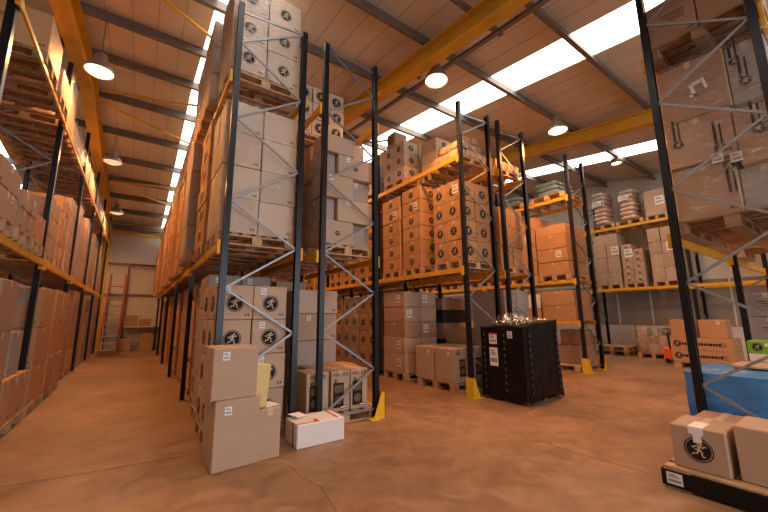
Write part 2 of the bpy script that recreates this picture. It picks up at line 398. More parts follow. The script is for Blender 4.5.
def _lm(mb):
    for k in range(9): mb.box(-.038+.009*k, -.033+.009*k, -.003, -.002, -.035, -.010, 1)
    for k in range(3): mb.box(-.036, .030-.01*k, -.003, -.002, .012+.013*k, .017+.013*k, 1)
LAB = plate_mesh('shipping_label', .10, .12, 'paper', _lm)
_cc = {}
def carton_mesh(w, d, h, mat, tape, pr):
    key = (round(w, 3), round(d, 3), round(h, 3), mat, tape, pr)
    if key in _cc: return _cc[key]
    mb = MB(); mb.cbox(-w/2, w/2, -d/2, d/2, 0, h, .008, 0)
    e = .0015
    if tape == 'x':      # flaps meet along x; tape over the top and down the two x ends
        mb.box(-w/2+.01, w/2-.01, -.002, .002, h-.001, h+.0008, 1)
        mb.box(-w/2, w/2, -.026, .026, h, h+e, 2)
        for sx in (-1, 1): mb.box(min(sx*(w/2), sx*(w/2+e)), max(sx*(w/2), sx*(w/2+e)), -.026, .026, h-.07, h, 2)
    elif tape == 'y':
        mb.box(-.002, .002, -d/2+.01, d/2-.01, h-.001, h+.0008, 1)
        mb.box(-.026, .026, -d/2, d/2, h, h+e, 2)
        for sy in (-1, 1): mb.box(-.026, .026, min(sy*(d/2), sy*(d/2+e)), max(sy*(d/2), sy*(d/2+e)), h-.07, h, 2)
    if pr:               # handling marks printed low on the faces
        for (sx, sy, L) in ((0, -1, w), (-1, 0, d), (1, 0, d)):
            for q in range(2):
                o = L*.5 - .045 - q*.032
                z0 = h*.10
                if sy: mb.box(o-.010, o+.010, -d/2-e, -d/2, z0, z0+.026, 3)
                else: mb.box(min(sx*w/2, sx*(w/2+e)), max(sx*w/2, sx*(w/2+e)), -o-.010, -o+.010, z0, z0+.026, 3)
        if pr == 2:
            for q in range(4):
                mb.box(-w*.35, -w*.35+w*(.5-.07*q), -d/2-e, -d/2, h*.62-.03*q, h*.62-.03*q+.014, 3)
                mb.box(-w/2-e, -w/2, -d*.30, -d*.30+d*(.5-.07*q), h*.62-.03*q, h*.62-.03*q+.014, 3)
    me = mb.mesh('carton', [mat, 'seam', 'tape', 'marks']); _cc[key] = me
    return me
def put(me, name, parent, face, w, d, u, z, s=1., mat=None):
    """part lying on one face of a carton; u = offset along the face"""
    if face == 'f': loc, rot = (u, -d/2-.002, z), 0
    elif face == 'l': loc, rot = (-w/2-.002, u, z), -math.pi/2
    else: loc, rot = (w/2+.002, u, z), math.pi/2
    return link(name, me, parent, loc, rot, (s, s, s) if s != 1. else None)
def carton(x, y, z, w, d, h, mat='kraft', label=None, group=None, emb='', lab='', tape='x', pr=0, rot=0., parent=None, er=.30, cat='carton', ls=.62):
    o = link('carton', carton_mesh(w, d, h, mat, tape, pr), parent, (x, y, z), rot)
    if parent is None: tag(o, label, cat, group)
    for fc in emb:
        L = w if fc == 'f' else d
        put(EMB, 'emblem', o, fc, w, d, 0, h*.47, min(L, h)*er*.92)
    for fc in lab:
        L = w if fc == 'f' else d
        put(LAB, 'shipping_label', o, fc, w, d, -L*.22 if fc != 'r' else L*.22, h*.84 if ls < 1 else h*.55, ls)
    return o
def film_hull(x0, x1, y0, y1, z0, z1, parent, mat='film', amp=.012, name='stretch_film', seed=0, taper=0.):
    rr = random.Random(seed); mb = MB(); n = 7; m = 9
    def ring(z, t):
        pts = []; cx, cy = (x0+x1)/2, (y0+y1)/2; k = 1 - taper*t
        for i in range(n): pts.append((x0+(x1-x0)*i/n, y0))
        for i in range(n): pts.append((x1, y0+(y1-y0)*i/n))
        for i in range(n): pts.append((x1-(x1-x0)*i/n, y1))
        for i in range(n): pts.append((x0, y1-(y1-y0)*i/n))
        return [(cx+(px-cx)*k+rr.uniform(-amp, amp), cy+(py_-cy)*k+rr.uniform(-amp, amp), z+rr.uniform(-amp, amp)*.6) for px, py_ in pts]
    N = 4*n
    for j in range(m+1): mb.v += ring(z0+(z1-z0)*j/m, j/m)
    for j in range(m):
        for i in range(N): mb.f.append((j*N+i, j*N+(i+1) % N, (j+1)*N+(i+1) % N, (j+1)*N+i)); mb.m.append(0)
    mb.f.append(tuple(m*N+i for i in range(N))); mb.m.append(0)
    o = mb.build(name, mat, parent); return o if mat == 'blue' else smooth(o)

# ------------------------------------------------------------------ racks
ORD = ['first', 'second', 'third', 'fourth', 'fifth', 'sixth', 'seventh', 'eighth', 'ninth', 'tenth', 'eleventh', 'twelfth', 'thirteenth', 'fourteenth', 'fifteenth', 'sixteenth', 'seventeenth', 'eighteenth', 'nineteenth']
TIER = ['bottom', 'second', 'third', 'fourth', 'fifth', 'sixth', 'seventh', 'eighth']
TOP = 5.36
def brace_mesh(p, q, name='brace'):
    mb = MB(); P, Q = Vector(p), Vector(q)
    mb.bar(P, Q, .032, .004)                                           # web
    d = (Q-P).normalized(); a = d.cross(Vector((0, 1, 0))).normalized()*.0125
    for s in (-1, 1):
        mb.hexa([P+a*s+Vector((0,-.009,0)) - a*.1, P+a*s+Vector((0,-.009,0))+a*.1, Q+a*s+Vector((0,-.009,0))+a*.1, Q+a*s+Vector((0,-.009,0))-a*.1],
                [P+a*s+Vector((0,.009,0)) - a*.1, P+a*s+Vector((0,.009,0))+a*.1, Q+a*s+Vector((0,.009,0))+a*.1, Q+a*s+Vector((0,.009,0))-a*.1])
    b = MB(); w = .017; u = Vector((0, .008, 0))
    b.hexa([P-a-u, P+a-u, Q+a-u, Q-a-u], [P-a-u*.5, P+a-u*.5, Q+a-u*.5, Q-a-u*.5])
    for s in (-1, 1):
        e = a*s; t = a*s*.82
        b.hexa([P+t-u, P+e-u, Q+e-u, Q+t-u], [P+t+u, P+e+u, Q+e+u, Q+t+u])
    me = b.mesh(name, ['galv']); bb = bmesh.new(); bb.from_mesh(me); bmesh.ops.recalc_face_normals(bb, faces=bb.faces); bb.to_mesh(me); bb.free()
    return me
def post_mesh(z1=TOP):
    mb = MB(); w = .038; t = .004; dp = .065                   # open C: web facing -x (the aisle), flanges behind
    mb.box(0, t, -w, w, .01, z1)
    mb.box(t, dp, -w, -w+t, .01, z1).box(t, dp, w-t, w, .01, z1)
    mb.box(dp-t, dp, -w+t, -w+.018, .01, z1).box(dp-t, dp, w-.018, w-t, .01, z1)
    return mb.mesh('post', ['navy'])
def foot_mesh():
    return MB().box(-.02, .10, -.075, .075, 0, .010).mesh('foot_plate', ['galv'])
PM, FM = post_mesh(), foot_mesh(); PMS = post_mesh(5.23)
D_ = .90
BR = []                                                                # zigzag: aisle post nodes .64+1.02k, inner nodes 1.15+1.02k
nodes_o = [.64+1.015*k for k in range(5)]; nodes_i = [.14] + [1.15+1.01*k for k in range(5)]
for k in range(5):
    BR.append(brace_mesh((.055, 0, nodes_o[k]), (D_-.055, 0, nodes_i[k])))
    BR.append(brace_mesh((.055, 0, nodes_o[k]), (D_-.055, 0, nodes_i[k+1])))
BR.append(brace_mesh((.055, 0, 5.12), (D_-.055, 0, 5.20)))
BR.append(brace_mesh((.055, 0, .12), (D_-.055, 0, .12)))
def upright(x, y, rz, label, group, PM=PM):
    t = empty('upright_frame', (x, y, 0), rz); tag(t, label, 'rack frame', group)
    link('post', PM, t, (0, 0, 0)); link('post', PM, t, (D_, 0, 0), math.pi)
    link('foot_plate', FM, t, (0, 0, 0)); link('foot_plate', FM, t, (D_, 0, 0), math.pi)
    for m in BR: link('brace', m, t)
    return t
def guard(x, y, rz, label):
    """yellow folded column guard: a front plate and two sloped cheeks"""
    mb = MB(); h = .33
    mb.box(-.11, -.10, -.07, .07, 0, h)
    for s in (-1, 1):
        y0 = s*.07
        mb.quad([(-.11, y0, 0), (.06, y0, .0), (.06, y0, .05), (-.05, y0, h), (-.11, y0, h)])
        mb.quad([(-.11, y0-s*.006, 0), (.06, y0-s*.006, .0), (.06, y0-s*.006, .05), (-.05, y0-s*.006, h), (-.11, y0-s*.006, h)])
    o = mb.build('column_guard', 'guard', None, (x, y, 0)); o.rotation_euler = (0, 0, rz); tag(o, label, 'column guard', 'yellow column guards')
    MB().box(.0, .12, -.10, .10, .0, .012).build('base_flange', 'guard', o)
    return o
_bm = {}
def beam(x, y, L, z, rz, label, group):
    """beam along local y from 0 to L, top at z; hooks at the ends"""
    key = round(L, 3)
    if key not in _bm:
        b = MB(); b.cbox(-.022, .018, .05, L-.05, -.09, 0, .004); 
        e = MB(); e.box(-.030, .0, -.0, .040, -.14, .02).box(-.030, .04, .036, .054, -.13, .01)
        e2 = MB(); e2.box(-.030, .0, L-.040, L, -.14, .02).box(-.030, .04, L-.054, L-.036, -.13, .01)
        _bm[key] = (b.mesh('rack_beam', ['yellow']), e.mesh('end_connector', ['yellow']), e2.mesh('end_connector', ['yellow']))
    a, e, e2 = _bm[key]
    o = link('rack_beam', a, None, (x, y, z), rz); tag(o, label, 'rack beam', group)
    link('end_connector', e, o); link('end_connector', e2, o); return o
L1, L2 = 2.17, 4.27
YR = [4.08, 6.80, 9.52, 12.24, 14.96, 17.68]
ROWS = {  # key: (aisle face x, direction into the rack, short name, frame positions)
    'L': (-1.18, -1, 'far-left rack', [1.6, 4.30, 6.90, 9.50, 12.10, 14.75, 17.45]),
    'A': (.70, 1, 'centre-left rack', YR), 'B': (2.77, -1, 'centre rack', YR),
    'C': (4.62, 1, 'mid-right rack', YR), 'D': (6.70, -1, 'rack behind mid-right rack', YR),
    'E': (8.55, 1, 'right-hand rack', YR), 'F': (13.15, 1, 'end-wall rack', [.25, 3.02, 5.77, 8.52])}
for k, (x0, s, nm, ys) in ROWS.items():
    rz = 0 if s > 0 else math.pi
    for i, y in enumerate(ys):
        g = 'upright frames of the ' + nm
        if k in 'ED': 
            t = upright(x0 + s*D_, y, math.pi-rz if s > 0 else 0, 'navy perforated upright frame with silver braces, %s from near end, %s' % (ORD[i], nm), g)
        else: t = upright(x0, y, rz, 'navy perforated upright frame with silver braces, %s from near end, %s' % (ORD[i], nm), g, PMS if k in 'AB' else PM)
    lv = [(L1, 'middle'), (L2, 'upper')]
    for i in range(len(ys)-1):
        for z, ln in lv + ([(1.17, 'low')] if k == 'E' and i < 3 else []):
            zz = z + (.06 if k == 'L' and z > 4 else 0)
            for side in (0, 1):
                xx = x0 if side == 0 else x0 + s*D_
                flip = (s > 0) == (side == 0)
                lab_ = 'yellow %s-level %s beam, %s bay from near end, %s' % (ln, 'aisle-side' if side == 0 else 'inner-side', ORD[i], nm)
                if flip: bo = beam(xx-.012, y if False else ys[i], ys[i+1]-ys[i], zz, 0, lab_, 'beams of the ' + nm)
                else: bo = beam(xx+.012, ys[i+1], ys[i+1]-ys[i], zz, math.pi, lab_, 'beams of the ' + nm)
                if k == 'L' and z > 4: bo.scale = (.6, 1, .6)
# nearest right rack runs across the picture: depth along Y
GX = [4.62, 7.20, 9.80]; GY = 1.17
for i, x in enumerate(GX):
    upright(x, GY, -math.pi/2, 'navy upright frame with silver braces, %s from left, nearest right rack' % ORD[i], 'upright frames of the nearest right rack')
for i in range(2):
    for z, ln in ((L1, 'middle'), (L2, 'upper')):
        for side in (0, 1):
            lab_ = 'yellow %s-level %s beam, %s bay, nearest right rack' % (ln, 'rear' if side == 0 else 'front', ORD[i])
            if side == 0: beam(GX[i], GY+.012, GX[i+1]-GX[i], z, -math.pi/2, lab_, 'beams of the nearest right rack')
            else: beam(GX[i+1], GY-D_-.012, GX[i+1]-GX[i], z, math.pi/2, lab_, 'beams of the nearest right rack')
guard(2.72, 4.06, math.pi, 'yellow steel column guard at the centre rack post beside speaker cartons')
guard(4.62+.02, 4.02, 0, 'yellow column guard left of the black wrapped pallet')
guard(8.55+.02, 4.04, 0, 'yellow column guard at front post of right-hand rack')
guard(9.45-.02, 4.10, math.pi, 'yellow column guard at rear post of right-hand rack')

# ------------------------------------------------------------------ loads
CN = {'kraft': 'light brown', 'brown': 'brown', 'tan': 'tan', 'grey': 'grey-brown', 'orange': 'orange-brown', 'white_card': 'white', 'blackcard': 'black'}
LN = {0: 'floor level', 1: 'middle level', 2: 'upper level'}
_lseed = [0]
def load(rowname, lev, po, x0, x1, y0, y1, z0, heights, nx=1, ny=1, mat='kraft', emb='', lab=(), wrap=False, show='lf', pr=1,
         side='l', tape='x', jit=.006, pal=True, film='film', miss=(), er=.30, palmat='wood', z_pal=None, words=None, ls=.62):
    """a pallet with its cartons. heights: list of tier heights. side = aisle side ('l' or 'r')."""
    _lseed[0] += 1; rr = random.Random(_lseed[0])
    P = '%s pallet along' % ORD[po] if words is None else words
    where = '%s, %s, %s' % (P, LN[lev], rowname)
    zb = z0
    if pal:
        pallet((x0+x1)/2, (y0+y1)/2, z0+.002, y1-y0, x1-x0, 'timber pallet carrying cartons, %s' % where, 'pallets on the %s, %s' % (rowname, LN[lev]), palmat, math.pi/2)
        zb = z0+.144
    zt = zb + sum(heights); root = None; n = 0
    m_ = list(mat) if isinstance(mat, (list, tuple)) else [mat]
    if rowname == 'far-left rack': m_ = [{'kraft': 'brown', 'brown': 'orange', 'tan': 'kraft', 'grey': 'brown'}.get(q, q) for q in m_]
    if wrap:
        root = empty('wrapped_load', ((x0+x1)/2, (y0+y1)/2, zb)); tag(root, 'film-wrapped stack of %s cartons, %s' % (CN[m_[0]], where), 'wrapped load', 'wrapped loads on the %s, %s' % (rowname, LN[lev]))
    w, d = (x1-x0)/nx, (y1-y0)/ny; z = zb
    for k, h in enumerate(heights):
        mm = m_[k % len(m_)]
        for i in range(nx):
            for j in range(ny):
                if (i, j, k) in miss: continue
                vis = ('l' in show and i == 0) or ('r' in show and i == nx-1) or ('f' in show and j == 0) or k == len(heights)-1 or (nx == 1 and ny == 1) or (nx >= 2 and ny >= 2 and not wrap)
                if not vis: continue
                cx, cy = x0+w*(i+.5)+rr.uniform(-jit, jit), y0+d*(j+.5)+rr.uniform(-jit, jit)
                e_ = emb if not isinstance(emb, dict) else emb.get(k, '')
                l_ = ''
                for (kk, ii, jj, ff) in lab:
                    if kk == k and ii == i and jj == j: l_ += ff
                cc = ''
                ai = i if side == 'l' else nx-1-i
                if nx > 1: cc += ['aisle-side', 'inner', 'far-side'][min(ai, 2)]
                if ny > 1: cc += (' ' if cc else '') + (['near', 'rear'][j] if ny == 2 else ['near', 'middle', 'rear'][j])
                desc = CN[mm] + (' emblem' if e_ else '')
                tn = 'top' if k == len(heights)-1 and k else TIER[k]
                lb = '%s carton, %s tier%s, %s' % (desc, tn, (' ' + cc) if cc else '', where)
                if root: 
                    c = carton(cx-root.location.x, cy-root.location.y, z-zb, w-.012, d-.012, h-.004, mm, emb=e_, lab=l_, tape=tape, pr=pr, parent=root, er=er, ls=ls)
                else:
                    carton(cx, cy, z, w-.014, d-.014, h-.005, mm, lb, 'cartons on the %s, %s' % (rowname, LN[lev]), e_, l_, tape, pr, R(rr.uniform(-.8, .8)) if jit > .004 else 0, er=er, ls=ls)
                n += 1
        z += h
    if root: film_hull(x0-.022-root.location.x, x1+.022-root.location.x, y0-.004-root.location.y, y1+.004-root.location.y, .004, zt-zb+.025, root, film, amp=.008, seed=_lseed[0])
    return root
def slots(ys, i, n=3, m=.10):
    a, b = ys[i]+m, ys[i+1]-m; w = (b-a)/n; return [(a+w*k+.02, a+w*(k+1)-.02) for k in range(n)]
rnd = random.Random(5)
MIX = ['kraft', 'brown', 'kraft', 'grey', 'tan', 'brown', 'orange']

# ---- centre-left rack (A): aisle side is -x
nA = ROWS['A'][2]; x0, x1 = .66, 1.62
S = slots(YR, 0)
load(nA, 0, 0, .69, 1.50, 4.16, 4.96, 0, [.39]*4, 2, 2, 'kraft', 'fl', [(3,0,0,'f'), (3,1,0,'f'), (2,1,0,'f'), (1, 1, 0, 'f')], er=.27)
load(nA, 0, 1, .74, 1.56, 5.02, 5.82, 0, [.44]*4, 2, 1, 'grey', 'f', [(3,0,0,'f'), (3,1,0,'f')])
load(nA, 0, 2, .80, 1.56, 5.9, 6.5, 0, [.42]*4, 1, 1, 'brown', 'l', [(2,0,0,'l')])
load(nA, 1, 0, .66, 1.56, S[0][0], S[0][1], L1, [.43, .40, .43, .40], 2, 2, 'tan', '', [], pr=1, wrap=True)
load(nA, 1, 1, .62, 1.56, S[1][0], S[1][1], L1, [.30]*6, 1, 1, 'orange', 'l', pr=2, show='lf')
load(nA, 1, 2, .50, 1.56, S[2][0]+.05, S[2][1], L1, [.44]*4, 1, 1, 'grey', '', [(0,0,0,'f'), (1,0,0,'f'), (2,0,0,'f'), (3,0,0,'f')])
load(nA, 2, 0, .66, 1.56, S[0][0], S[0][1], L2, [.44]*3, 2, 2, 'tan', {1: 'f', 0: 'f', 2: 'f'}, wrap=True, er=.2)
load(nA, 2, 1, .56, 1.56, S[1][0], S[1][1], L2, [.42]*3, 1, 1, 'tan', '', wrap=True, film='film_heavy')
load(nA, 2, 2, .56, 1.56, S[2][0], S[2][1], L2, [.40]*3, 1, 1, 'kraft', '', wrap=True, film='film_heavy')
for b in range(1, 5):
    for q, (a, c) in enumerate(slots(YR, b, 2, .30)):
        po = b*2+q+1
        load(nA, 0, po, .84, 1.56, a, c, 0, [.45]*4, 1, 1, 'orange' if po % 2 else 'brown', '', [(2,0,0,'l')], pr=0)
for b in range(1, 5):
    for q, (a, c) in enumerate(slots(YR, b)):
        po = b*3+q; m = MIX[(po*3) % 7]
        load(nA, 1, po, .60-.05*(po % 3), 1.56, a, c, L1, [.44]*4, 1, 1, 'orange' if po % 3 else 'brown', '', pr=2, wrap=(po % 2 == 0), film='film')
        load(nA, 2, po, .58, 1.56, a, c, L2, [.30, .28] if b < 3 else [.26, .2], 1, 1, m, '', wrap=True, film='film_heavy')

# ---- far-left rack (L): aisle side is +x
nL = ROWS['L'][2]; YL = ROWS['L'][3]; S0 = slots(YL, 0); S1 = slots(YL, 1); S2 = slots(YL, 2)
lx0, lx1 = -2.10, -1.14
load(nL, 0, 2, lx0, lx1+.02, S0[2][0], 4.2, 0, [.55, .50], 1, 1, 'brown', side='r')
load(nL, 0, 3, lx0, lx1+.03, 4.40, 5.62, 0, [.53, .54, .54], 1, 2, 'kraft', '', side='r', show='rf', pr=1, miss=[(0,0,2)])
load(nL, 0, 4, lx0, lx1+.02, 5.68, 6.95-.15, 0, [.52], 1, 3, 'orange', '', [(0,0,1,'r'), (0, 0, 2, 'r')], side='r', show='rft')
carton(-1.42, 6.30, .664, .46, .5, .52, 'grey', 'grey-brown carton with printed arrow behind far-left post, on orange-brown cartons', 'cartons on the far-left rack, floor level', pr=2)
load(nL, 0, 5, lx0, lx1+.02, 7.0, 7.92, 0, [.52, .55, .58], 1, 1, 'brown', '', side='r', show='rf', pr=2)
load(nL, 0, 6, lx0, lx1+.02, 8.0, 9.40, 0, [.58, .60, .50], 1, 2, 'brown', '', side='r', show='rf', pr=2)
for q, (a, c) in enumerate(slots(YL, 1)):
    if q == 0: load(nL, 1, 3, lx0, lx1+.02, a, c-.08, L1, [.27, .26], 1, 1, 'kraft', '', [(0,0,0,'r')], side='r', show='rf')
    if q == 1: load(nL, 1, 4, lx0, lx1+.02, a, c-.1, L1, [.24, .20], 1, 2, 'kraft', '', [], side='r', show='rf')
    if q == 2: load(nL, 1, 5, lx0, lx1+.02, a-.1, c-.32, L1, [.36], 1, 1, 'brown', '', side='r', show='rf')
for q, (a, c) in enumerate(slots(YL, 2)):
    load(nL, 1, 6+q, lx0, lx1-.05, a+.04, c-.04, L1, [[.29]*3, [.28]*4, [.33]*4][q], 1, 2 if q else 1, ['kraft', 'orange', 'tan'][q], '', [], side='r', show='rf', pr=1)
for b in range(3, 6):
    for q, (a, c) in enumerate(slots(YL, b)):
        po = b*3+q
        if po == 17: continue
        if q == 2: continue
        a, c = (YL[b]+.2, YL[b]+1.28) if q == 0 else (YL[b]+1.36, YL[b+1]-.22)
        load(nL, 0, po-1, lx0, lx1-.08, a, c, 0, [.46]*(3 if po % 2 else 4), 1, 1, ['brown', 'kraft', 'brown', 'tan'][po % 4], '', side='r', show='rf')
        pass
for b in range(3, 6):
    for q, (a, c) in enumerate(slots(YL, b)):
        po = b*3+q
        if po == 17: continue
        load(nL, 1, po, lx0, lx1-.07, a+.05, c-.06, L1, [.40, .42, .38, .30][:3+po % 2], 1, 1, ['tan', 'kraft', 'grey'][po % 3], '', wrap=po % 3 != 1, side='r', show='rf', film='film_heavy')
for b in range(0, 6):
    for q, (a, c) in enumerate(slots(YL, b)):
        po = b*3+q
        if po in (0, 1, 3): continue
        if po == 4: a, c = 5.22, 6.02
        if po == 5: a, c = 6.14, 6.86
        hs = {2: [.45], 4: [.50], 5: [.36], 6: [.52, .34], 7: [.34], 8: [.35]}.get(po, [.34] if po % 2 else [.40])
        if po in (2, 3, 4, 5): load(nL, 2, po, lx0-.02, lx1, a+.04, c-.06, L2+.06, hs, 1, 1, 'brown' if po < 5 else 'tan', 'f' if po in (6,) else '', side='r', show='rf', palmat='oldwood', pr=2)
        else: load(nL, 2, po, lx0-.02, lx1-.06, a+.03, c-.05, L2+.06, hs, 1, 1, 'tan', wrap=True, side='r', show='rf', film='film_heavy', palmat='oldwood')

# ---- centre rack (B): aisle side +x (not seen), near end seen
nB = ROWS['B'][2]; SB = slots(YR, 0)
pallet(2.34, 4.56, L1+.002, .80, .86, 'timber pallet carrying the interlocked cartons at the near end of the centre rack', 'pallets on the centre rack, middle level', 'wood', math.pi/2)
z = L1+.144
for k, h in enumerate((.34, .33, .34, .33, .27)):
    tn = TIER[k] if k < 4 else 'top'
    if k % 2 == 0: row = [(1.92, 2.42, 0, 'wide left'), (2.43, 2.74, .09, 'narrow right')]
    else: row = [(1.93, 2.16, .08, 'narrow left'), (2.17, 2.75, 0, 'wide right')]
    if k == 4: row = [(1.94, 2.44, .0, 'wide left'), (2.46, 2.66, .1, 'narrow right')]
    for (a, b, dy, nm) in row:
        carton((a+b)/2, 4.17+dy+.19, z, b-a, .38-0*dy, h-.005, 'kraft' if dy == 0 else 'grey', 'light brown carton, %s, %s tier, interlocked stack at near end of centre rack' % (nm, tn), 'interlocked cartons on the centre rack', emb='f' if nm.startswith('wide') and k in (0, 3) else '', er=.12, lab='f' if nm == 'wide right' or k == 2 else '', tape='x', pr=0)
    carton(2.34, 4.17+.10+.38+.21, z, .80, .40, h-.005, 'brown', 'light brown carton, rear %s tier of interlocked stack at near end of centre rack' % tn, 'interlocked cartons on the centre rack', pr=1)
    z += h
load(nB, 1, 1, 1.86, 2.78, SB[1][0], SB[1][1], L1, [.42]*4, 1, 1, 'brown', '', side='r', show='rf')
load(nB, 1, 2, 1.86, 2.78, SB[2][0], SB[2][1], L1, [.42]*4, 1, 1, 'kraft', '', side='r', show='rf')
load(nB, 2, 1, 1.86, 2.78, 5.15, 5.95, L2, [.30]*3, 3, 1, 'tan', 'f', side='r', show='rfl', er=.36)
load(nB, 2, 2, 1.86, 2.78, 6.0, 6.70, L2, [.34]*3, 2, 1, 'kraft', 'f', side='r', show='rfl')
# floor level of the centre rack: speaker cartons in front, grey stack behind
load(nB, 0, 1, 1.95, 2.62, 5.0, 5.75, 0, [.42, .42, .40, .36], 1, 1, ['kraft', 'grey', 'kraft', 'tan'], '', [(2,0,0,'f')], side='r', show='rf')
load(nB, 0, 2, 1.90, 2.45, 5.85, 6.55, 0, [.5, .5, .5, .3], 1, 1, 'kraft', '', side='r', show='rf')
for b in range(1, 4):
    for q, (a, c) in enumerate(slots(YR, b)):
        po = b*3+q
        if q == 1 and b == 1: continue
        load(nB, 1, po, 1.86, 2.78, a, c, L1, [.56]*3, 1, 1, ['orange', 'brown'][po % 2], '', side='r', show='rf')
        if b < 3: load(nB, 2, po, 1.86, 2.78, a, c, L2, [.5]*2, 1, 1, 'kraft', '', side='r', show='rf')

def text_mesh(s, size, mat='print'):
    cu = bpy.data.curves.new('lettering', 'FONT'); cu.body = s; cu.size = size; cu.align_x = 'CENTER'; cu.extrude = .0006
    o = bpy.data.objects.new('tmp', cu); col.objects.link(o)
    dg = bpy.context.evaluated_depsgraph_get(); me = bpy.data.meshes.new_from_object(o.evaluated_get(dg))
    bpy.data.objects.remove(o); me.transform(Matrix.Rotation(math.pi/2, 4, 'X')); me.materials.clear(); me.materials.append(M[mat]); return me
T1 = text_mesh('MACKIE', .062)
def speaker_pic():
    mb = MB(); e = -.003
    mb.box(-.075, .075, e, 0, -.15, .15, 0)                             # cabinet silhouette
    mb.box(-.058, .058, e-.001, e, .03, .125, 1)
    N = 14; i = len(mb.v); mb.v += [(.055*math.cos(6.283*k/N), e-.001, -.06+.055*math.sin(6.283*k/N)) for k in range(N)]; mb.f.append(tuple(range(i, i+N))); mb.m.append(1)
    return mb.mesh('printed_speaker', ['print', 'seam'])
SPK = speaker_pic()
BARC = MB().box(-.08, .08, -.002, 0, -.018, .018, 0).box(-.068, .068, -.003, -.002, -.008, .008, 1).mesh('model_strip', ['print', 'paper'])
pallet(2.30, 4.52, .0, .80, 1.02, 'timber pallet under the printed speaker cartons of the centre rack', 'pallets on the centre rack, floor level', 'wood', math.pi/2)
for k, (cx, w, cy, tone, lb) in enumerate([(1.93, .30, 4.37, 'kraft', 'leftmost'), (2.245, .27, 4.36, 'kraft', 'second from left'), (2.52, .26, 4.35, 'kraft', 'rightmost')]):
    o = carton(cx, cy, .142, w, .40, .50, tone, 'tall speaker carton with printed picture, %s of three at centre rack foot' % lb, 'speaker cartons at the centre rack foot', tape='y')
    link('lettering', T1, o, (0, -.203, .43)); link('emblem', EMB, o, (-w*.26, -.202, .37), 0, (.028, .028, .028))
    link('printed_speaker', SPK, o, (-w*.12, -.2015, .20)); link('model_strip', BARC, o, (w*.16, -.202, .05), 0, (.6, 1, 1))
for k, (cx, tone) in enumerate([(2.16, 'kraft'), (2.55, 'orange')]):
    carton(cx, 4.775, .142, .36, .40, .50, tone, 'speaker carton behind the front three, %s of the two, centre rack foot' % ['left', 'right'][k], 'speaker cartons at the centre rack foot', tape='y')

# ---- mid-right rack (C): aisle side -x
nC = ROWS['C'][2]
cx0, cx1 = 4.64, 5.50
load(nC, 1, 0, cx0, cx1, 4.14, 4.86, L1, [.38]*4, 2, 2, 'orange', 'fl', [(3,0,0,'l')], show='lf', er=.26, words='nearest pallet', ls=1.4)
load(nC, 1, 1, cx0, cx0+.62, 5.22, 5.84, L1, [.292]*6, 1, 1, 'orange', 'fl', [(4,0,0,'l')], er=.27, ls=1.4)
load(nC, 1, 2, cx0, cx0+.62, 5.92, 6.60, L1, [.285]*6, 1, 1, 'orange', 'fl', [(4,0,0,'l')], er=.27, ls=1.4)
load(nC, 2, 2, cx0, cx1, 5.72, 6.52, L2, [.30]*3, 2, 2, 'tan', 'fl', [(1,0,1,'l')], er=.26)
carton(cx0+.18, 6.22, L2+.146+.9, .36, .32, .36, 'brown', 'open-topped brown carton highest on the mid-right rack, against the skylight', 'cartons on the mid-right rack, upper level', emb='l')
load(nC, 2, 1, cx0+.35, cx1, 5.05, 5.55, L2, [.26]*3, 1, 1, 'tan', 'f')
load(nC, 2, 0, cx0+.16, cx1, 4.22, 5.0, L2, [.15, .14, .14], 4, 3, ['tan', 'kraft', 'brown'], '', pr=1, words='nearest pallet', jit=.018, miss=[(0,0,2),(0,1,2),(0,2,1),(3,0,2),(0,2,2)])
load(nC, 0, 2, cx0+.02, cx1+.1, 5.84, 6.62, 0, [.40, .33, .33, .32, .33], 2, 1, ['kraft', 'kraft', 'brown'], '', [(0,0,0,'l'), (1,0,0,'l'), (4,0,0,'l'), (2,1,0,'f'), (3,0,0,'f'), (4,1,0,'f')], pr=1, ls=1.4)
pallet(4.98+.12, 4.98, 0, 1.00, .86, 'timber pallet under speaker cartons at the mid-right rack foot', 'pallets on the mid-right rack, floor level', 'wood', math.pi/2)
k = 0
for cy in (5.26, 4.72):
    for cxx in (4.88, 5.32):
        o = carton(cxx, cy, .142, .42, .50, .60, 'kraft', 'speaker carton with printed silhouettes, %s %s of four, mid-right rack foot' % (['front', 'rear'][cy > 5], ['left', 'right'][cxx > 5]), 'speaker cartons at the mid-right rack foot', emb='', lab='l' if cxx < 5 else '', tape='y')
        link('printed_speaker', SPK, o, (0, -.252, .26), 0, (1.0, 1, 1)); link('model_strip', BARC, o, (.0, -.252, .05), 0, (1, 1, 1)); link('emblem', EMB, o, (-.1, -.252, .52), 0, (.04, .04, .04))
        k += 1
for b in range(1, 4):
    for q, (a, c) in enumerate(slots(YR, b)):
        po = b*3+q
        if b < 3: load(nC, 0, po, cx0+.03, cx1, a, c, 0, [.42]*4, 1, 2 if b == 1 else 1, ['grey', 'brown'][po % 2], 'l', [(2,0,0,'l')], er=.24)
        load(nC, 1, po, cx0, cx1, a, c, L1, [.40]*4, 1, 2 if b == 1 else 1, 'orange', 'l', er=.27, ls=1.4)
        if b < 3: load(nC, 2, po, cx0, cx1, a, c, L2, [.40]*2, 1, 1, 'tan', 'l')

